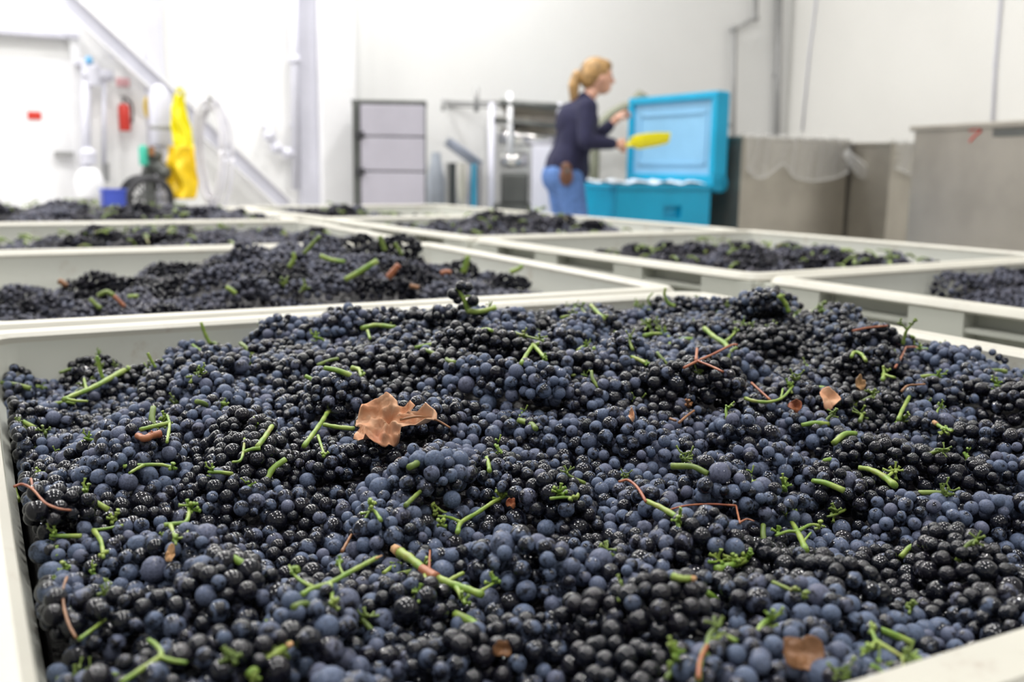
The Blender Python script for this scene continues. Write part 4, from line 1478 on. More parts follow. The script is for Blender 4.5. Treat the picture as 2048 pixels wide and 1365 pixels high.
def cart():
    Y = 6.6
    p = floor_pt(300, Y)
    o = empty('hose_cart', p, ANG); tag(o, 'dark hose cart with tall black wheel under the yellow apron', 'cart')
    f = lambda x, y, dy=0: Matrix.Rotation(-ANG, 4, 'Z') @ (at(x, y, Y + dy) - p)
    c = f(301, 402)
    for dy in (-0.0, 0.36):
        bm = bmesh.new()
        pts = [Vector((c.x + 0.13 * math.cos(t), c.y + dy, 0.72 + 0.13 * math.sin(t))) for t in np.linspace(0, 2 * PI, 33)]
        add_tube(bm, pts, 0.022, 8, False)
        w_ = build('wheel', bm, MDARK, o, True)
        for k in range(4):
            t = k * PI / 4
            tube('spoke', [Vector((c.x + 0.12 * math.cos(t), c.y + dy, 0.72 + 0.12 * math.sin(t))), Vector((c.x - 0.12 * math.cos(t), c.y + dy, 0.72 - 0.12 * math.sin(t)))], 0.006, MSTEELD, w_, 6, 2, False)
    tube('axle', [Vector((c.x, c.y - 0.02, 0.72)), Vector((c.x, c.y + 0.38, 0.72))], 0.014, MSTEELD, o, 8, 2, False)
    box('frame', c.x - 0.16, c.y + 0.02, 0.57, c.x + 0.22, c.y + 0.34, 0.60, MSTEELD, o)
    for sx in (-0.14, 0.20):
        for sy in (0.05, 0.31):
            box('leg', c.x + sx - 0.015, c.y + sy - 0.015, 0, c.x + sx + 0.015, c.y + sy + 0.015, 0.57, MSTEELD, o)
    z1 = f(310, 300).z
    bm = bmesh.new()
    for k, (x, y, r) in enumerate(((300, 330, .045), (318, 335, .05), (312, 312, .045), (328, 345, .05), (292, 345, .03))):
        bmesh.ops.create_icosphere(bm, subdivisions=2, radius=r, matrix=Matrix.Translation(f(x, y, 0.1)))
    build('pump', bm, MSTEELD, o, True)
    box('pump_bracket', c.x - 0.01, c.y + 0.08, 0.60, c.x + 0.05, c.y + 0.2, z1, MSTEELD, o)
    b = f(287, 312, 0.05); lathe('green_cap', [(0, b.z - 0.06), (0.028, b.z - 0.06), (0.03, b.z + 0.05), (0.015, b.z + 0.07), (0, b.z + 0.07)], MGRN, o, 14, Matrix.Translation((b.x, b.y, 0)))
    b = f(303, 302, 0.05); lathe('brown_valve', [(0, b.z - 0.03), (0.02, b.z - 0.03), (0.02, b.z + 0.03), (0, b.z + 0.03)], MBR, o, 12, Matrix.Translation((b.x, b.y, 0)))
    return o


cart()


def canister():
    Y = 6.9
    p = at(323, 290, Y)
    o = empty('grey_canister', (p.x, p.y, 0), 0); tag(o, 'light grey upright canister with dark band beside the yellow apron', 'canister')
    r = 20 * Y / FPX; z0, z1 = p.z, at(323, 178, Y).z
    lathe('body', [(0, z0), (r * 0.9, z0), (r, z0 + 0.02), (r, z1 - 0.05), (r * 0.7, z1), (r * 0.3, z1 + 0.03), (0, z1 + 0.03)], MLAV, o)
    zb = at(323, 256, Y).z
    lathe('band', [(r * 1.0, zb - 0.015), (r * 1.03, zb - 0.012), (r * 1.03, zb + 0.012), (r * 1.0, zb + 0.015)], MPIPE, o)
    lathe('stand', [(0, 0), (r * 1.1, 0), (r * 1.1, 0.02), (r * 0.5, 0.05), (r * 0.5, z0 - 0.02), (r * 0.9, z0), (0, z0)], MLAV, o)


canister()


def cloth(name, label, cat, Y, rows, mat, parts_name, depth=0.06, parent=None):
    "hanging folded sheet between the left and right outline in rows of (y, x0, x1)"
    p0 = at(rows[0][1], rows[0][0], Y)
    nx = 22
    bm = bmesh.new(); g = []
    ys = np.linspace(rows[0][0], rows[-1][0], 26)
    for j, y in enumerate(ys):
        x0 = np.interp(y, [r[0] for r in rows], [r[1] for r in rows]); x1 = np.interp(y, [r[0] for r in rows], [r[2] for r in rows])
        row = []
        for i in range(nx + 1):
            t = i / nx
            dy = depth * (0.5 * math.sin(t * 9 + 0.6 * math.sin(j * 0.25)) * (0.4 + 0.6 * j / 25) + 0.5 * noise.noise(Vector((t * 3, j * 0.15, 3))))
            row.append(bm.verts.new(at(x0 + (x1 - x0) * t, y, Y) + Vector((0, dy, 0)) - p0))
        g.append(row)
    for j in range(25):
        for i in range(nx):
            bm.faces.new((g[j][i], g[j][i + 1], g[j + 1][i + 1], g[j + 1][i]))
    bmesh.ops.recalc_face_normals(bm, faces=bm.faces)
    bmesh.ops.solidify(bm, geom=bm.faces[:], thickness=0.004)
    if parent:
        o = build(parts_name, bm, mat, parent, True); o.location = p0 - parent.location
    else:
        o = build(name, bm, mat, None, True); o.location = p0; tag(o, label, cat)
    return o


ap = empty('yellow_apron', at(360, 192, 6.75)); tag(ap, 'bright yellow waterproof apron hanging from the wall rack', 'apron')
cloth('', '', '', 6.75, [(190, 346, 368), (215, 341, 372), (250, 341, 380), (296, 350, 386)], MYEL, 'bib', 0.05, ap)
cloth('', '', '', 6.72, [(292, 336, 388), (330, 331, 392), (370, 333, 394), (398, 340, 390)], MYEL2, 'skirt', 0.07, ap)
tube('strap', [(-0.03, 0, 0), (0, 0, 0.05), (0.03, 0, 0)], 0.008, MYEL, ap, 6)
_rk = empty('coat_rack', on_back(360, 184, 0.0), ANG); tag(_rk, 'steel wall peg that carries the yellow apron', 'rack')
_d = (at(360, 184, 6.75) - on_back(360, 184)).length
tube('peg', [(0, -0.01, 0), (0, -_d * 0.95, 0.01), (0, -_d, 0.03)], 0.010, MWHITE, _rk, 8)
lathe('peg_plate', [(0, 0), (0.04, 0), (0.04, 0.01), (0, 0.01)], MPIPE, _rk, 14, Matrix.Rotation(PI / 2, 4, 'X'))
_y = lathe('yellow_disc', [(0, 0), (0.05, 0), (0.055, 0.015), (0.04, 0.03), (0, 0.03)], MYEL2, None, 20, Matrix.Diagonal((0.6, 1.5, 1, 1)))
_y.location = on_back(296, 215, 0.05); _y.rotation_euler = (PI / 2, 0, ANG); tag(_y, 'small yellow oval disc left of the grey canister', 'disc')

_p = at(228, 408, 6.7)
tb = empty('blue_tub', (_p.x, _p.y, 0), ANG); tag(tb, 'small blue plastic tub standing on its crate behind the last left bin', 'tub')
_z0, _z1 = _p.z - 0.02, at(228, 378, 6.7).z
bm = bmesh.new()
for (x0, x1, y0, y1) in ((-.075, -.065, -.08, .08), (.065, .075, -.08, .08), (-.075, .075, -.08, -.07), (-.075, .075, .07, .08)):
    add_box(bm, x0, y0, _z0, x1, y1, _z1)
add_box(bm, -.075, -.08, _z0, .075, .08, _z0 + 0.01)
build('tub_wall', bm, MBLUE, tb)
box('tub_rim', -0.083, -0.088, _z1 - 0.012, 0.083, -0.078, _z1, MBLUE, tb)
box('tub_rim', -0.083, 0.078, _z1 - 0.012, 0.083, 0.088, _z1, MBLUE, tb)
box('stand', -0.10, -0.10, 0, 0.10, 0.10, _z0, MPIPE, tb)


def hose_coil():
    Y = 6.95
    c = at(416, 300, Y)
    o = empty('coiled_hose', c); tag(o, 'pale translucent hose hung in loose coils right of the yellow apron', 'hose')
    rng = random.Random(4)
    for k in range(4):
        pts = []
        rx, rz = 0.085 + 0.02 * rng.random(), 0.33 + 0.03 * rng.random()
        for t in np.linspace(0, 2 * PI, 29):
            pts.append((rx * math.cos(t) + 0.015 * k, 0.02 * k + 0.02 * math.sin(2 * t), rz * math.sin(t) - (0.05 if k % 2 else 0)))
        tube('coil', pts, 0.013, simple('pale_hose', (0.70, 0.69, 0.74), 0.3), o, 8, 2)
    q = on_back(416, 195, 0.02) - c
    tube('hook', [q, Vector((0.02, 0.05, 0.34)), Vector((0.02, 0.0, 0.36))], 0.012, MPIPE, o, 8)


hose_coil()


def cabinet():
    Y = 7.5
    p = floor_pt(706, Y)
    o = empty('storage_cabinet', p, 0.06); tag(o, 'tall grey cabinet with three stacked panels beside the white pilaster', 'cabinet')
    wd = 142 * Y / FPX; h = zof(706, 199, Y)
    s = 15 * Y / FPX
    box('carcass', 0, 0.02, 0.06, wd, 0.30, h - 0.03, MSTEELD, o)
    box('top', -0.005, 0, h - 0.03, wd + 0.005, 0.32, h, MSTEELD, o)
    box('side_post', 0, 0.0, 0.06, s, 0.03, h - 0.03, MSTEELD, o)
    ys = [zof(706, y, Y) for y in (207, 272, 342)] + [0.30, 0.07]
    for a, b in zip(ys[:-1], ys[1:]):
        box('panel', s + 0.004, -0.012, b + 0.006, wd - 0.004, 0.019, a - 0.006, MGREY, o, 0.006)
    for y in (270, 343):
        z = zof(706, y, Y); box('latch', s * 0.4, -0.03, z - 0.025, s * 1.5, 0.0, z + 0.025, MDARK, o)
    for sx in (0.03, wd - 0.07):
        box('foot', sx, 0.05, 0, sx + 0.04, 0.09, 0.06, MDARK, o)


cabinet()


def destemmer():
    Y = 8.0
    p = floor_pt(985, Y)
    o = empty('destemming_machine', p, 0.0); tag(o, 'stainless grape destemmer on a rail frame behind the woman', 'machine')
    f = lambda x, y, dy=0.0: at(x, y, Y) - p + Vector((0, dy, 0))
    T = lambda nm, pts, r, m, seg=10: tube(nm, pts, r, m, o, seg, 2, False)
    T('rail', [f(884, 203), f(1000, 206)], 0.014, MPIPE)
    T('rail', [f(1000, 206), f(1150, 216)], 0.028, MSTEELD)
    T('rail', [f(985, 240), f(1150, 256)], 0.022, MSTEELD)
    T('rail', [f(884, 203, 0.5), f(1150, 210, 0.5)], 0.014, MPIPE)
    T('post', [f(886, 200), f(886, 222)], 0.014, MPIPE)
    T('post', [f(953, 176), f(953, 224)], 0.020, MPIPE)
    T('post', [f(1020, 185), f(1020, 312)], 0.024, MWHITE)
    for x in (984, 1120):
        T('leg', [f(x, 206), Vector((f(x, 206).x, 0, 0))], 0.026, MLAV)
        T('leg', [f(x, 206, 0.5), Vector((f(x, 206).x, 0.5, 0))], 0.02, MLAV)
    T('auger_tube', [f(996, 272, .1), f(1040, 274, .1), f(1160, 282, .1)], [0.075, 0.07, 0.055], MSTEELB, 24)
    T('auger_tube', [f(1000, 322, .1), f(1056, 318, .1)], [0.062, 0.058], MSTEELB, 24)
    box('chute', f(985, 300).x, 0.05, zof(985, 240, Y) - 0.02, f(1060, 300).x, 0.35, zof(985, 232, Y), MSTEEL, o)
    box('motor', f(1002, 300).x, 0.02, 0.66, f(1058, 300).x, 0.36, zof(1000, 345, Y), MSTEELD, o, 0.02)
    box('base_frame', f(985, 300).x, -0.02, 0.60, f(1150, 300).x, 0.52, 0.66, MSTEELD, o)
    box('panel', f(1064, 300).x, -0.05, 0.05, f(1150, 300).x, 0.40, zof(1064, 292, Y), MGREY if False else MLAV, o, 0.01)
    hop = bmesh.new()
    a = [hop.verts.new(f(x, y, d)) for x, y, d in ((1002, 212, 0.0), (1148, 222, 0.0), (1148, 222, 0.48), (1002, 212, 0.48))]
    b = [hop.verts.new(f(x, y, d)) for x, y, d in ((1030, 258, 0.12), (1140, 262, 0.12), (1140, 262, 0.36), (1030, 258, 0.36))]
    for k in range(4):
        hop.faces.new((a[k], a[(k + 1) % 4], b[(k + 1) % 4], b[k]))
    bmesh.ops.solidify(hop, geom=hop.faces[:], thickness=0.006)
    build('hopper', hop, MSTEEL, o)


destemmer()


def pot():
    Y = 7.9
    p = floor_pt(927, Y)
    o = empty('steel_drum', p); tag(o, 'steel drum with dark tilted lid in front of the destemmer', 'drum')
    r = 36 * Y / FPX; z1 = zof(927, 326, Y)
    lathe('barrel', [(0, 0), (r, 0), (r, 0.2), (r * 1.03, 0.22), (r, 0.24), (r, 0.55), (r * 1.03, 0.57), (r, 0.59), (r, z1 - 0.02), (r * 1.03, z1 - 0.01), (r * 1.03, z1), (r * 0.96, z1), (r * 0.96, z1 - 0.04), (0, z1 - 0.04)], MSTEELB, o, 32)
    a, b = at(892, 282, Y) - p, at(962, 332, Y) - p
    m = Matrix.Translation((a + b) / 2) @ Matrix.Rotation(0.62, 4, 'Y')
    L_ = (b - a).length / 2
    lathe('lid', [(0, -0.035), (L_ * 0.98, -0.035), (L_, -0.025), (L_, 0.03), (L_ * 0.9, 0.04), (0, 0.045)], simple('slate_lid', (0.20, 0.22, 0.27), 0.4), o, 32, m)
    bx = at(872, 360, 8.2)
    t = empty('steel_can', (bx.x, bx.y, 0)); tag(t, 'bluish grey can left of the steel drum', 'can')
    r2 = 18 * 8.2 / FPX; z2 = zof(872, 305, 8.2)
    lathe('can_body', [(0, 0), (r2, 0), (r2, z2 * 0.8), (r2 * 0.6, z2 * 0.93), (r2 * 0.5, z2), (0, z2)], simple('pale_blue_steel', (0.55, 0.60, 0.68), 0.3, 0.3), t, 24)
    for s in (-1, 1):
        tube('can_handle', [(s * r2, 0, z2 * 0.72), (s * (r2 + 0.03), 0, z2 * 0.68), (s * r2, 0, z2 * 0.6)], 0.008, MSTEEL, t, 6)


pot()


def hose_arch():
    Y = 8.85
    P = [at(x, y, Y) for x, y in ((1190, 300), (1197, 262), (1214, 236), (1238, 219), (1262, 212), (1290, 216))]
    P = [Vector((P[0].x, P[0].y, 0.02))] + P + [Vector((P[-1].x + 0.1, P[-1].y + 0.1, 0.02))]
    o = tube('suction_hose', [p - P[0] for p in P], 0.042, simple('olive_hose', (0.25, 0.26, 0.19), 0.5), None, 14)
    o.location = P[0]; tag(o, 'thick olive hose arching behind the teal bin', 'hose')


hose_arch()


# ------------------------------------------------------------------ teal insulated bin
def teal_bin():
    F = floor_pt(1236, 7.0)
    h = zof(1236, 369, 7.0)
    o = empty('insulated_bin', F, ANG); tag(o, 'teal insulated bin with its thick lid standing open', 'bin')
    wx, wy = 0.82, 0.86
    t = 0.07
    bm = bmesh.new()
    # front wall with a sunk hand pocket
    x0, x1, z0, z1 = 0.40, 0.56, h - 0.235, h - 0.15
    for a in ((0, 0, 0.10, wx, 0.035, z0), (0, 0, z1, wx, 0.035, h), (0, 0, z0, x0, 0.035, z1), (x1, 0, z0, wx, 0.035, z1), (0, 0.035, 0.10, wx, t, h)):
        add_box(bm, a[0], a[1], a[2], a[3], a[4], a[5])
    build('front_wall', bm, MTEAL, o)
    box('side_wall', 0, t, 0.10, t, wy, h, MTEAL, o, 0.012)
    box('side_wall', wx - t, t, 0.10, wx, wy, h, MTEAL, o, 0.012)
    box('back_wall', t, wy - t, 0.10, wx - t, wy, h, MTEAL, o, 0.012)
    box('bottom', t, t, 0.10, wx - t, wy - t, 0.16, MTEAL, o, 0.01)
    for x in (0.04, 0.35, 0.66):
        box('skid', x, 0.0, 0, x + 0.12, wy, 0.10, MTEAL, o, 0.012)
    bm = bmesh.new()
    for a in ((-.012, -.012, wx + .012, 0.05), (-.012, wy - .05, wx + .012, wy + .012), (-.012, .05, .05, wy - .05), (wx - .05, .05, wx + .012, wy - .05)):
        add_box(bm, a[0], a[1], h - 0.035, a[2], a[3], h)
    build('rim', bm, MTEAL, o, False, 0.008)
    # pale liner rising a little over the rim
    n = 40; bm = bmesh.new(); rings = []
    for k, (ins, z) in enumerate(((0.075, h - 0.25), (0.072, h - 0.02), (0.05, h + 0.02), (0.02, h + 0.012))):
        r = []
        for i in range(n):
            s = i / n * 4; q = s % 1; sd = int(s)
            a, b = (ins, ins), (wx - ins, wy - ins)
            x, y = ((a[0] + (b[0] - a[0]) * q, a[1]), (b[0], a[1] + (b[1] - a[1]) * q), (b[0] - (b[0] - a[0]) * q, b[1]), (a[0], b[1] - (b[1] - a[1]) * q))[sd]
            r.append(bm.verts.new((x, y, z + 0.012 * math.sin(i * 2.1 + k))))
        rings.append(r)
    for k in range(3):
        for i in range(n):
            bm.faces.new((rings[k][i], rings[k][(i + 1) % n], rings[k + 1][(i + 1) % n], rings[k + 1][i]))
    build('liner', bm, simple('white_liner', (0.72, 0.78, 0.86), 0.3), o, True)
    # lid, upright on the right edge
    ly0, ly1, lz0, lz1 = -0.03, 1.08, h - 0.03, zof(1425, 178, 7.25)
    lx0, lx1 = wx - 0.005, wx + 0.125
    bm = bmesh.new(); add_box(bm, lx0 + 0.045, ly0, lz0, lx1, ly1, lz1)
    lid = build('lid', bm, MTEAL, o, False, 0.022)
    for a in ((ly0, lz0 + 0.02, ly1, lz0 + 0.10), (ly0, lz1 - 0.055, ly1, lz1), (ly0, lz0 + 0.10, ly0 + 0.06, lz1 - 0.055), (ly1 - 0.06, lz0 + 0.10, ly1, lz1 - 0.055)):
        box('lid_border', lx0, a[0], a[1], lx0 + 0.06, a[2], a[3], MTEAL, lid, 0.008)
    box('lid_panel', lx0 + 0.030, ly0 + 0.055, lz0 + 0.09, lx0 + 0.05, ly1 - 0.055, lz1 - 0.05, MLBLUE, lid, 0.004)
    bm = bmesh.new()
    ya, yb, za, zb = ly0 + 0.13, ly1 - 0.13, lz0 + 0.17, lz1 - 0.13
    for a in ((ya, za, yb, za + 0.025), (ya, zb - 0.025, yb, zb), (ya, za, ya + 0.025, zb), (yb - 0.025, za, yb, zb)):
        add_box(bm, lx0 + 0.018, a[0], a[1], lx0 + 0.034, a[2], a[3])
    build('panel_rib', bm, MLBLUE, lid, False, 0.003)
    for y in (0.06, 0.78):
        tube('hinge', [(wx + 0.07, y - 0.09, h + 0.01), (wx + 0.07, y + 0.09, h + 0.01)], 0.065, MTEAL, o, 16, 2, False)
    # ice pellets inside
    rng = random.Random(3); bm = bmesh.new()
    for _ in range(500):
        x, y = rng.uniform(t + 0.02, wx - t - 0.02), rng.uniform(t + 0.02, wy - t - 0.02)
        r = rng.uniform(0.012, 0.02)
        bmesh.ops.create_icosphere(bm, subdivisions=1, radius=r, matrix=Matrix.Translation((x, y, h - 0.16 + 0.05 * noise.noise(Vector((x * 4, y * 4, 0))) + rng.uniform(0, .015))))
    ic = build('ice_pellets', bm, MICE, None, True)
    ic.location = F; ic.rotation_euler = (0, 0, ANG); tag(ic, 'white ice pellets inside the teal bin', 'ice', kind='stuff')


teal_bin()


# ------------------------------------------------------------------ stainless tanks with plastic liners
def tank(label, corner, ang, wx, wy, h, lip=0.03, name='steel_tank', mark=False):
    o = empty(name, corner, ang); tag(o, label, 'tank')
    t = 0.012
    for nm, a in (('front_wall', (0, 0, wx, t)), ('back_wall', (0, wy - t, wx, wy)), ('side_wall', (0, t, t, wy - t)), ('side_wall', (wx - t, t, wx, wy - t))):
        box(nm, a[0], a[1], 0.12, a[2], a[3], h, MSTEEL, o, 0.002)
    box('floor_plate', t, t, 0.12, wx - t, wy - t, 0.14, MSTEEL, o, 0.001)
    for a in ((-lip, -lip, wx + lip, 0.0), (-lip, wy, wx + lip, wy + lip), (-lip, 0, 0, wy), (wx, 0, wx + lip, wy)):
        box('rim', a[0], a[1], h - 0.028, a[2], a[3], h, MSTEELD if name != 'steel_tank' else MSTEEL, o, 0.004)
    for x in (0.03, wx - 0.10):
        for y in (0.03, wy - 0.10):
            box('foot', x, y, 0, x + 0.07, y + 0.07, 0.12, MSTEEL, o, 0.002)
    return o


C2 = floor_pt(1482, 7.4)
h2 = zof(1482, 272, 7.4)
t2 = tank('stainless tank draped with clear plastic just right of the teal bin', C2, ANG, 1.07, 1.0, h2, 0.012)
C3 = floor_pt(1771, 7.55) + E2 * 0.05
t3 = tank('narrow stainless tank between the draped tank and the nearest tank', C3, ANG, 1.0, 1.0, zof(1771, 284, 7.55), 0.012)
far1 = floor_pt(1824, 5.35); near1 = floor_pt(2052, 4.57)
a1 = math.atan2((near1 - far1).y, (near1 - far1).x)
h1 = zof(1824, 252, 5.35)
t1 = tank('large stainless tank with flanged rim at the right edge', far1, a1, 1.25, 1.1, h1, 0.02)
_q = (Matrix.Translation(far1) @ Matrix.Rotation(a1, 4, 'Z')).inverted()


def on_tank1(px, py):
    n = Vector((math.sin(a1), -math.cos(a1), 0)); d = ray(px, py)
    return _q @ (CAM + d * ((far1 - CAM).dot(n) / d.dot(n)))


pa, pb = on_tank1(1988, 258), on_tank1(2052, 272)
box('label_plate', pa.x, -0.006, pb.z, pb.x + 0.3, 0.0, pa.z, MSTEELD, t1, 0.001)
bm = bmesh.new()
pts = [on_tank1(x, y) + Vector((0, -0.002, 0)) for x, y in ((1940, 262), (1954, 258), (1962, 262), (1950, 272), (1940, 284))]
add_tube(bm, catmull(pts, 4), 0.005, 5)
build('red_mark', bm, MREDP, t1, True)


def liner(label, T, wx, h, drops, seed, extra=None):
    "clear film folded over the front rim; drops = hanging length along the edge"
    o = empty('plastic_liner', T.location + Vector((0, 0, h)), T.rotation_euler.z)
    tag(o, label, 'liner')
    n = 44; bm = bmesh.new(); rows = []
    prof = ((0.22, -0.20), (0.05, -0.03), (0.015, 0.012), (-0.02, 0.014), (-0.032, -0.01))
    for i in range(n + 1):
        t = i / n; x = t * wx
        L_ = np.interp(t, [d[0] for d in drops], [d[1] for d in drops])
        row = []
        for y, z in prof:
            row.append(bm.verts.new((x, y + 0.006 * math.sin(i * 1.3 + seed), z + 0.006 * math.sin(i * 0.9 + seed))))
        for k in range(1, 9):
            q = k / 8
            row.append(bm.verts.new((x + 0.01 * math.sin(i * 0.8) * q, -0.034 - 0.028 * q * abs(math.sin(i * 0.55 + seed + q)) - 0.01 * math.sin(i * 1.7 + q * 4), -0.01 - L_ * q)))
        rows.append(row)
    for i in range(n):
        for k in range(len(rows[0]) - 1):
            bm.faces.new((rows[i][k], rows[i + 1][k], rows[i + 1][k + 1], rows[i][k + 1]))
    build('film', bm, MFILM, o, True)
    # gathered hem that catches the light
    tube('hem', [(r[-1].co if False else c) for c in HEM(drops, wx, seed)], 0.007, MFILM, o, 6, 2)
    if extra:
        tube('loose_corner', extra, [0.03, 0.055, 0.006], MFILM, o, 9)
    return o


def HEM(drops, wx, seed):
    out = []
    for i in range(0, 45, 3):
        t = i / 44
        L_ = float(np.interp(t, [d[0] for d in drops], [d[1] for d in drops]))
        out.append((t * wx, -0.05 - 0.02 * abs(math.sin(i * 0.55 + seed + 1)), -0.01 - L_))
    return out


liner('clear plastic liner hanging in scallops over the draped tank', t2, 1.07, h2, [(0, 0.22), (0.10, 0.30), (0.2, 0.27), (0.33, 0.17), (0.42, 0.28), (0.6, 0.31), (0.8, 0.29), (0.95, 0.24), (1, 0.22)], 0.3,
      [(0.96, -0.07, -0.10), (1.10, -0.13, -0.24), (1.24, -0.17, -0.43)])
liner('clear plastic liner over the narrow tank', t3, 0.75, zof(1771, 284, 7.55), [(0, 0.18), (0.3, 0.25), (0.6, 0.28), (1, 0.25)], 1.7)


# ------------------------------------------------------------------ the woman
def person():
    base = Vector((0.350, 6.80, 0))
    o = empty('person', base, 0.22)
    tag(o, 'woman with blonde ponytail in navy sweater and jeans holding a yellow scoop', 'person')
    c = lambda a, r0, b, r1: ('c', a, r0, b, r1)
    hip, waist, chest, neck0 = (-.015, 0, .92), (.03, 0, 1.08), (.075, 0, 1.25), (.105, 0, 1.385)
    sR, sL = (.085, -.165, 1.345), (.10, .165, 1.345)
    eR, wR = (.055, -.245, 1.125), (.265, -.185, 1.115)
    eL, wL = (.225, .235, 1.13), (.375, .195, 1.265)
    body = [('e', hip, (.115, .15, .12)), c((-.01, -.04, .95), .105, (.03, -.035, 1.08), .095), c((-.01, .04, .95), .105, (.03, .035, 1.08), .095),
            c((.03, -.035, 1.08), .095, (.075, -.06, 1.26), .10), c((.03, .035, 1.08), .095, (.075, .06, 1.26), .10),
            c((.09, -.11, 1.335), .058, (.09, .11, 1.335), .058), c(neck0, .052, (.165, 0, 1.46), .048),
            ('e', (.205, 0, 1.555), (.092, .072, .108), 0.18), ('e', (.235, 0, 1.495), (.058, .052, .055), 0.1),
            c((.292, 0, 1.555), .011, (.308, 0, 1.525), .014), ('e', (.205, -.073, 1.54), (.022, .010, .030)), ('e', (.205, .073, 1.54), (.022, .010, .030)),
            c(sR, .052, eR, .041), c(eR, .040, wR, .027), c(sL, .052, eL, .041), c(eL, .040, wL, .027)]
    for s in (-1, 1):
        k = (.075 if s < 0 else .03, s * .095, .50); a = (.0 if s < 0 else -.06, s * .10, .09)
        body += [c((-.01, s * .085, .88), .088, k, .056), c(k, .056, (a[0] - .02, a[1], a[2] + .22), .052), c((a[0] - .02, a[1], a[2] + .22), .052, a, .036),
                 c(a, .036, (a[0] + .13, a[1] + s * .02, .045), .03)]
    # hands: palm, four fingers of different length and a thumb from the palm's side
    hR = (.315, -.170, 1.108)
    body += [c(wR, .026, hR, .030), c((.30, -.185, 1.105), .026, (.335, -.155, 1.11), .024)]
    for i, (l, z) in enumerate(((.052, 1.128), (.056, 1.110), (.052, 1.093), (.042, 1.078))):
        k0 = (.335, -.172, z); k1 = (.352, -.160, z - .012); k2 = (.348, -.138 + (l - .05), z - .014); k3 = (.330, -.132, z - .008)
        body += [c(k0, .0105, k1, .010), c(k1, .010, k2, .009), c(k2, .009, k3, .008)]
    body += [c((.305, -.165, 1.13), .013, (.335, -.140, 1.145), .011), c((.335, -.140, 1.145), .011, (.362, -.132, 1.138), .009)]
    hL = (.415, .185, 1.305)
    body += [c(wL, .026, hL, .029)]
    for i, (l, y) in enumerate(((.055, .160), (.060, .177), (.056, .194), (.045, .210))):
        k0 = (.425, y, 1.325); k1 = (.455, y, 1.345); k2 = (.455 + l * .55, y, 1.330); k3 = (.455 + l * .6, y, 1.305)
        body += [c(k0, .0105, k1, .010), c(k1, .010, k2, .009), c(k2, .009, k3, .008)]
    body += [c((.405, .162, 1.30), .013, (.430, .140, 1.305), .011), c((.430, .140, 1.305), .011, (.455, .145, 1.29), .009)]
    sculpt('body', body, 0.0065, MSKIN, o, 3)
    # clothes
    sw = [c((-.02, -.055, .97), .118, (.03, -.05, 1.08), .112), c((-.02, .055, .97), .118, (.03, .05, 1.08), .112), c((.01, -.04, .94), .115, (.05, 0, 1.1), .11), c((.01, .04, .94), .115, (.05, 0, 1.1), .11),
          c((.03, -.05, 1.08), .112, (.075, -.07, 1.27), .118), c((.03, .05, 1.08), .112, (.075, .07, 1.27), .118), ('e', (.125, 0, 1.25), (.085, .13, .085)),
          c((.085, -.12, 1.335), .072, (.085, .12, 1.335), .072), c((.09, 0, 1.36), .075, (.118, 0, 1.405), .06), ('e', (.02, 0, 1.25), (.10, .15, .14)),
          c(sR, .070, eR, .056), c(eR, .056, (.235, -.195, 1.117), .042), c((.235, -.195, 1.117), .042, (.25, -.19, 1.116), .040),
          c(sL, .070, eL, .056), c(eL, .056, (.355, .2, 1.247), .041), c((.07, 0, .93), .09, (.05, 0, 1.05), .10)]
    sculpt('sweater', sw, 0.010, MNAVY, o, 6)
    je = [('e', (-.04, -.07, .895), (.115, .095, .12)), ('e', (-.04, .07, .895), (.115, .095, .12)), ('e', (-.005, 0, .95), (.125, .16, .07))]
    for s in (-1, 1):
        k = (.075 if s < 0 else .03, s * .095, .50); a = (-.01 if s < 0 else -.07, s * .10, .12)
        je += [c((-.01, s * .085, .87), .108, k, .074), c(k, .074, a, .055)]
    sculpt('jeans', je, 0.010, MJEAN, o, 5)
    for s in (-1, 1):
        a = (0 if s < 0 else -.06, s * .10, 0)
        sculpt('boot', [c((a[0] - .02, a[1], .13), .055, (a[0] - .01, a[1], .05), .05), c((a[0] - .01, a[1], .048), .045, (a[0] + .15, a[1] + s * .02, .042), .040)], 0.010, MSHOE, o, 3)
    hr = [('e', (.180, 0, 1.585), (.103, .084, .100), 0.18), ('e', (.135, 0, 1.555), (.065, .075, .085)), ('e', (.245, 0, 1.632), (.052, .066, .038), .5)]
    hair = sculpt('hair', hr, 0.008, MHAIR, o, 2)
    sculpt('ponytail', [c((.10, 0, 1.575), .030, (.055, 0, 1.56), .036), c((.055, 0, 1.56), .036, (.035, 0, 1.49), .038), c((.035, 0, 1.49), .038, (.04, 0, 1.40), .028), c((.04, 0, 1.40), .028, (.02, 0, 1.34), .012)], 0.007, MHAIR, hair, 3)
    tube('hair_tie', [(.085 + 0.0 * t, .033 * math.cos(t), 1.572 + .033 * math.sin(t)) for t in np.linspace(0, 2 * PI, 17)], 0.007, MDARK, hair, 6, 2)
    for s in (-1, 1):
        bm = bmesh.new(); bmesh.ops.create_icosphere(bm, subdivisions=2, radius=.0105, matrix=Matrix.Translation((.281, s * .032, 1.556)))
        build('eye', bm, MEYE, o, True)
        tube('eyebrow', [(.284, s * .018, 1.577), (.282, s * .034, 1.581), (.270, s * .048, 1.576)], 0.004, MHAIR, o, 5)
    tube('mouth', [(.283, -.020, 1.492), (.291, 0, 1.494), (.283, .020, 1.492)], 0.0055, MLIP, o, 6)
    hs = sculpt('holster', [('e', (-.055, -.190, .900), (.048, .026, .062)), ('e', (-.058, -.192, .955), (.038, .022, .038))], 0.006, MLEATH, o, 2)
    bm = bmesh.new(); bmesh.ops.create_icosphere(bm, subdivisions=2, radius=.014, matrix=Matrix.Translation((-.055, -.216, .935)))
    build('snap', bm, MSTEELD, hs, True)
    return o


WOMAN = person()


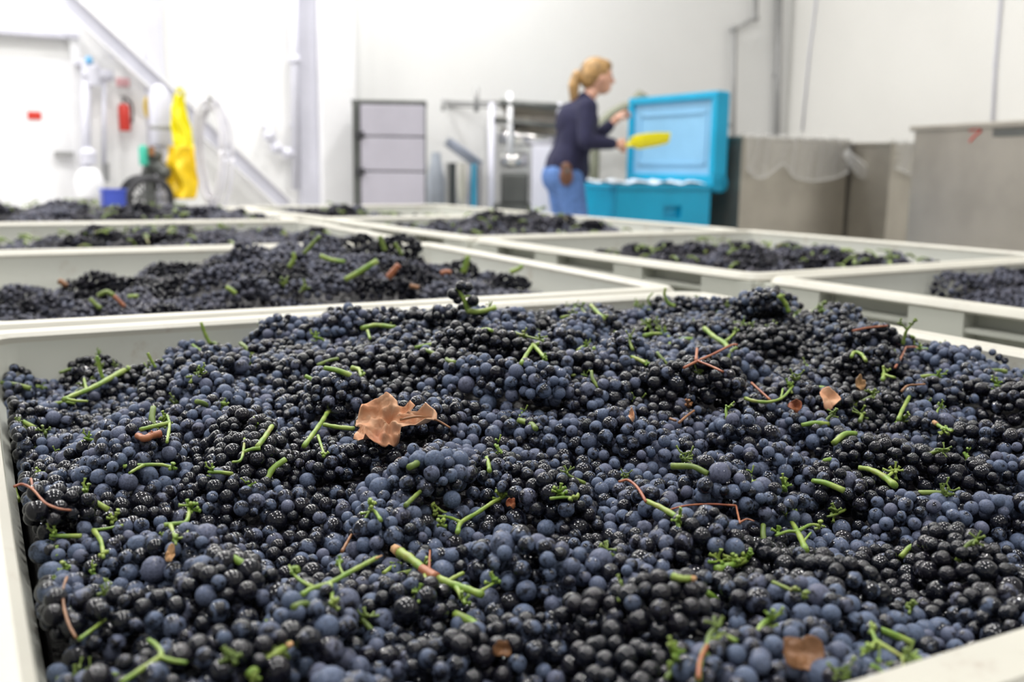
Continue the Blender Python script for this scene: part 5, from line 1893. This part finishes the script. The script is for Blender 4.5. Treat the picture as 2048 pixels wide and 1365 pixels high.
def scoop():
    "feed scoop gripped in the right hand"
    B = WOMAN.matrix_basis
    M4 = Matrix.Translation(WOMAN.location) @ Matrix.Rotation(0.22, 4, 'Z')
    hand = M4 @ Vector((.338, -.155, 1.105))
    o = empty('hand_scoop', hand, 0.22); tag(o, 'yellow plastic scoop in the hand of the woman', 'scoop')
    tube('handle', [(-.05, .0, -.005), (0, 0, 0), (.07, 0, .012)], [.014, .016, .015], MYEL, o, 10)
    bm = bmesh.new(); rows = []
    n, m = 14, 12
    for i in range(n + 1):
        t = i / n
        x = .055 + .25 * t
        r = 0.062 * min(1, 0.55 + t * 2.2) * (1.0 if t < .7 else 1 - 0.25 * (t - .7))
        row = []
        for k in range(m + 1):
            a = PI + PI * k / m
            lift = 0.045 * t
            cut = 1.0 if t < .55 else 1 - (t - .55) * 1.1
            row.append(bm.verts.new((x, r * 1.1 * math.cos(a), .03 + lift + r * math.sin(a) * 1.0 + (r * 0.55 * (abs(math.cos(a)) ** 6) * cut))))
        rows.append(row)
    for i in range(n):
        for k in range(m):
            bm.faces.new((rows[i][k], rows[i + 1][k], rows[i + 1][k + 1], rows[i][k + 1]))
    bm.faces.new(rows[0])
    bmesh.ops.recalc_face_normals(bm, faces=bm.faces)
    bmesh.ops.solidify(bm, geom=bm.faces[:], thickness=0.004)
    build('bowl', bm, MYEL, o, 'auto')


scoop()


# ------------------------------------------------------------------ single out look-alike bunches by their order in the row of their group
ORD = 'first second third fourth fifth sixth seventh eighth ninth tenth eleventh twelfth thirteenth fourteenth fifteenth sixteenth seventeenth eighteenth nineteenth twentieth'.split()


def order_labels():
    by = {}
    for o in COL.objects:
        if o.parent is None and o.name.startswith('grape_bunch') and 'label' in o:
            by.setdefault(o['label'], []).append(o)
    for lab, lst in by.items():
        if len(lst) < 2:
            continue
        def px(o):
            d = o.location - CAM
            return d.dot(AX) / d.dot(_F)
        lst.sort(key=px)
        for i, o in enumerate(lst):
            w_ = 'leftmost' if i == 0 else 'rightmost' if i == len(lst) - 1 else (ORD[i] if i < 20 else str(i + 1) + 'th') + ' from left'
            o['label'] = f'{lab}, {w_}'


order_labels()
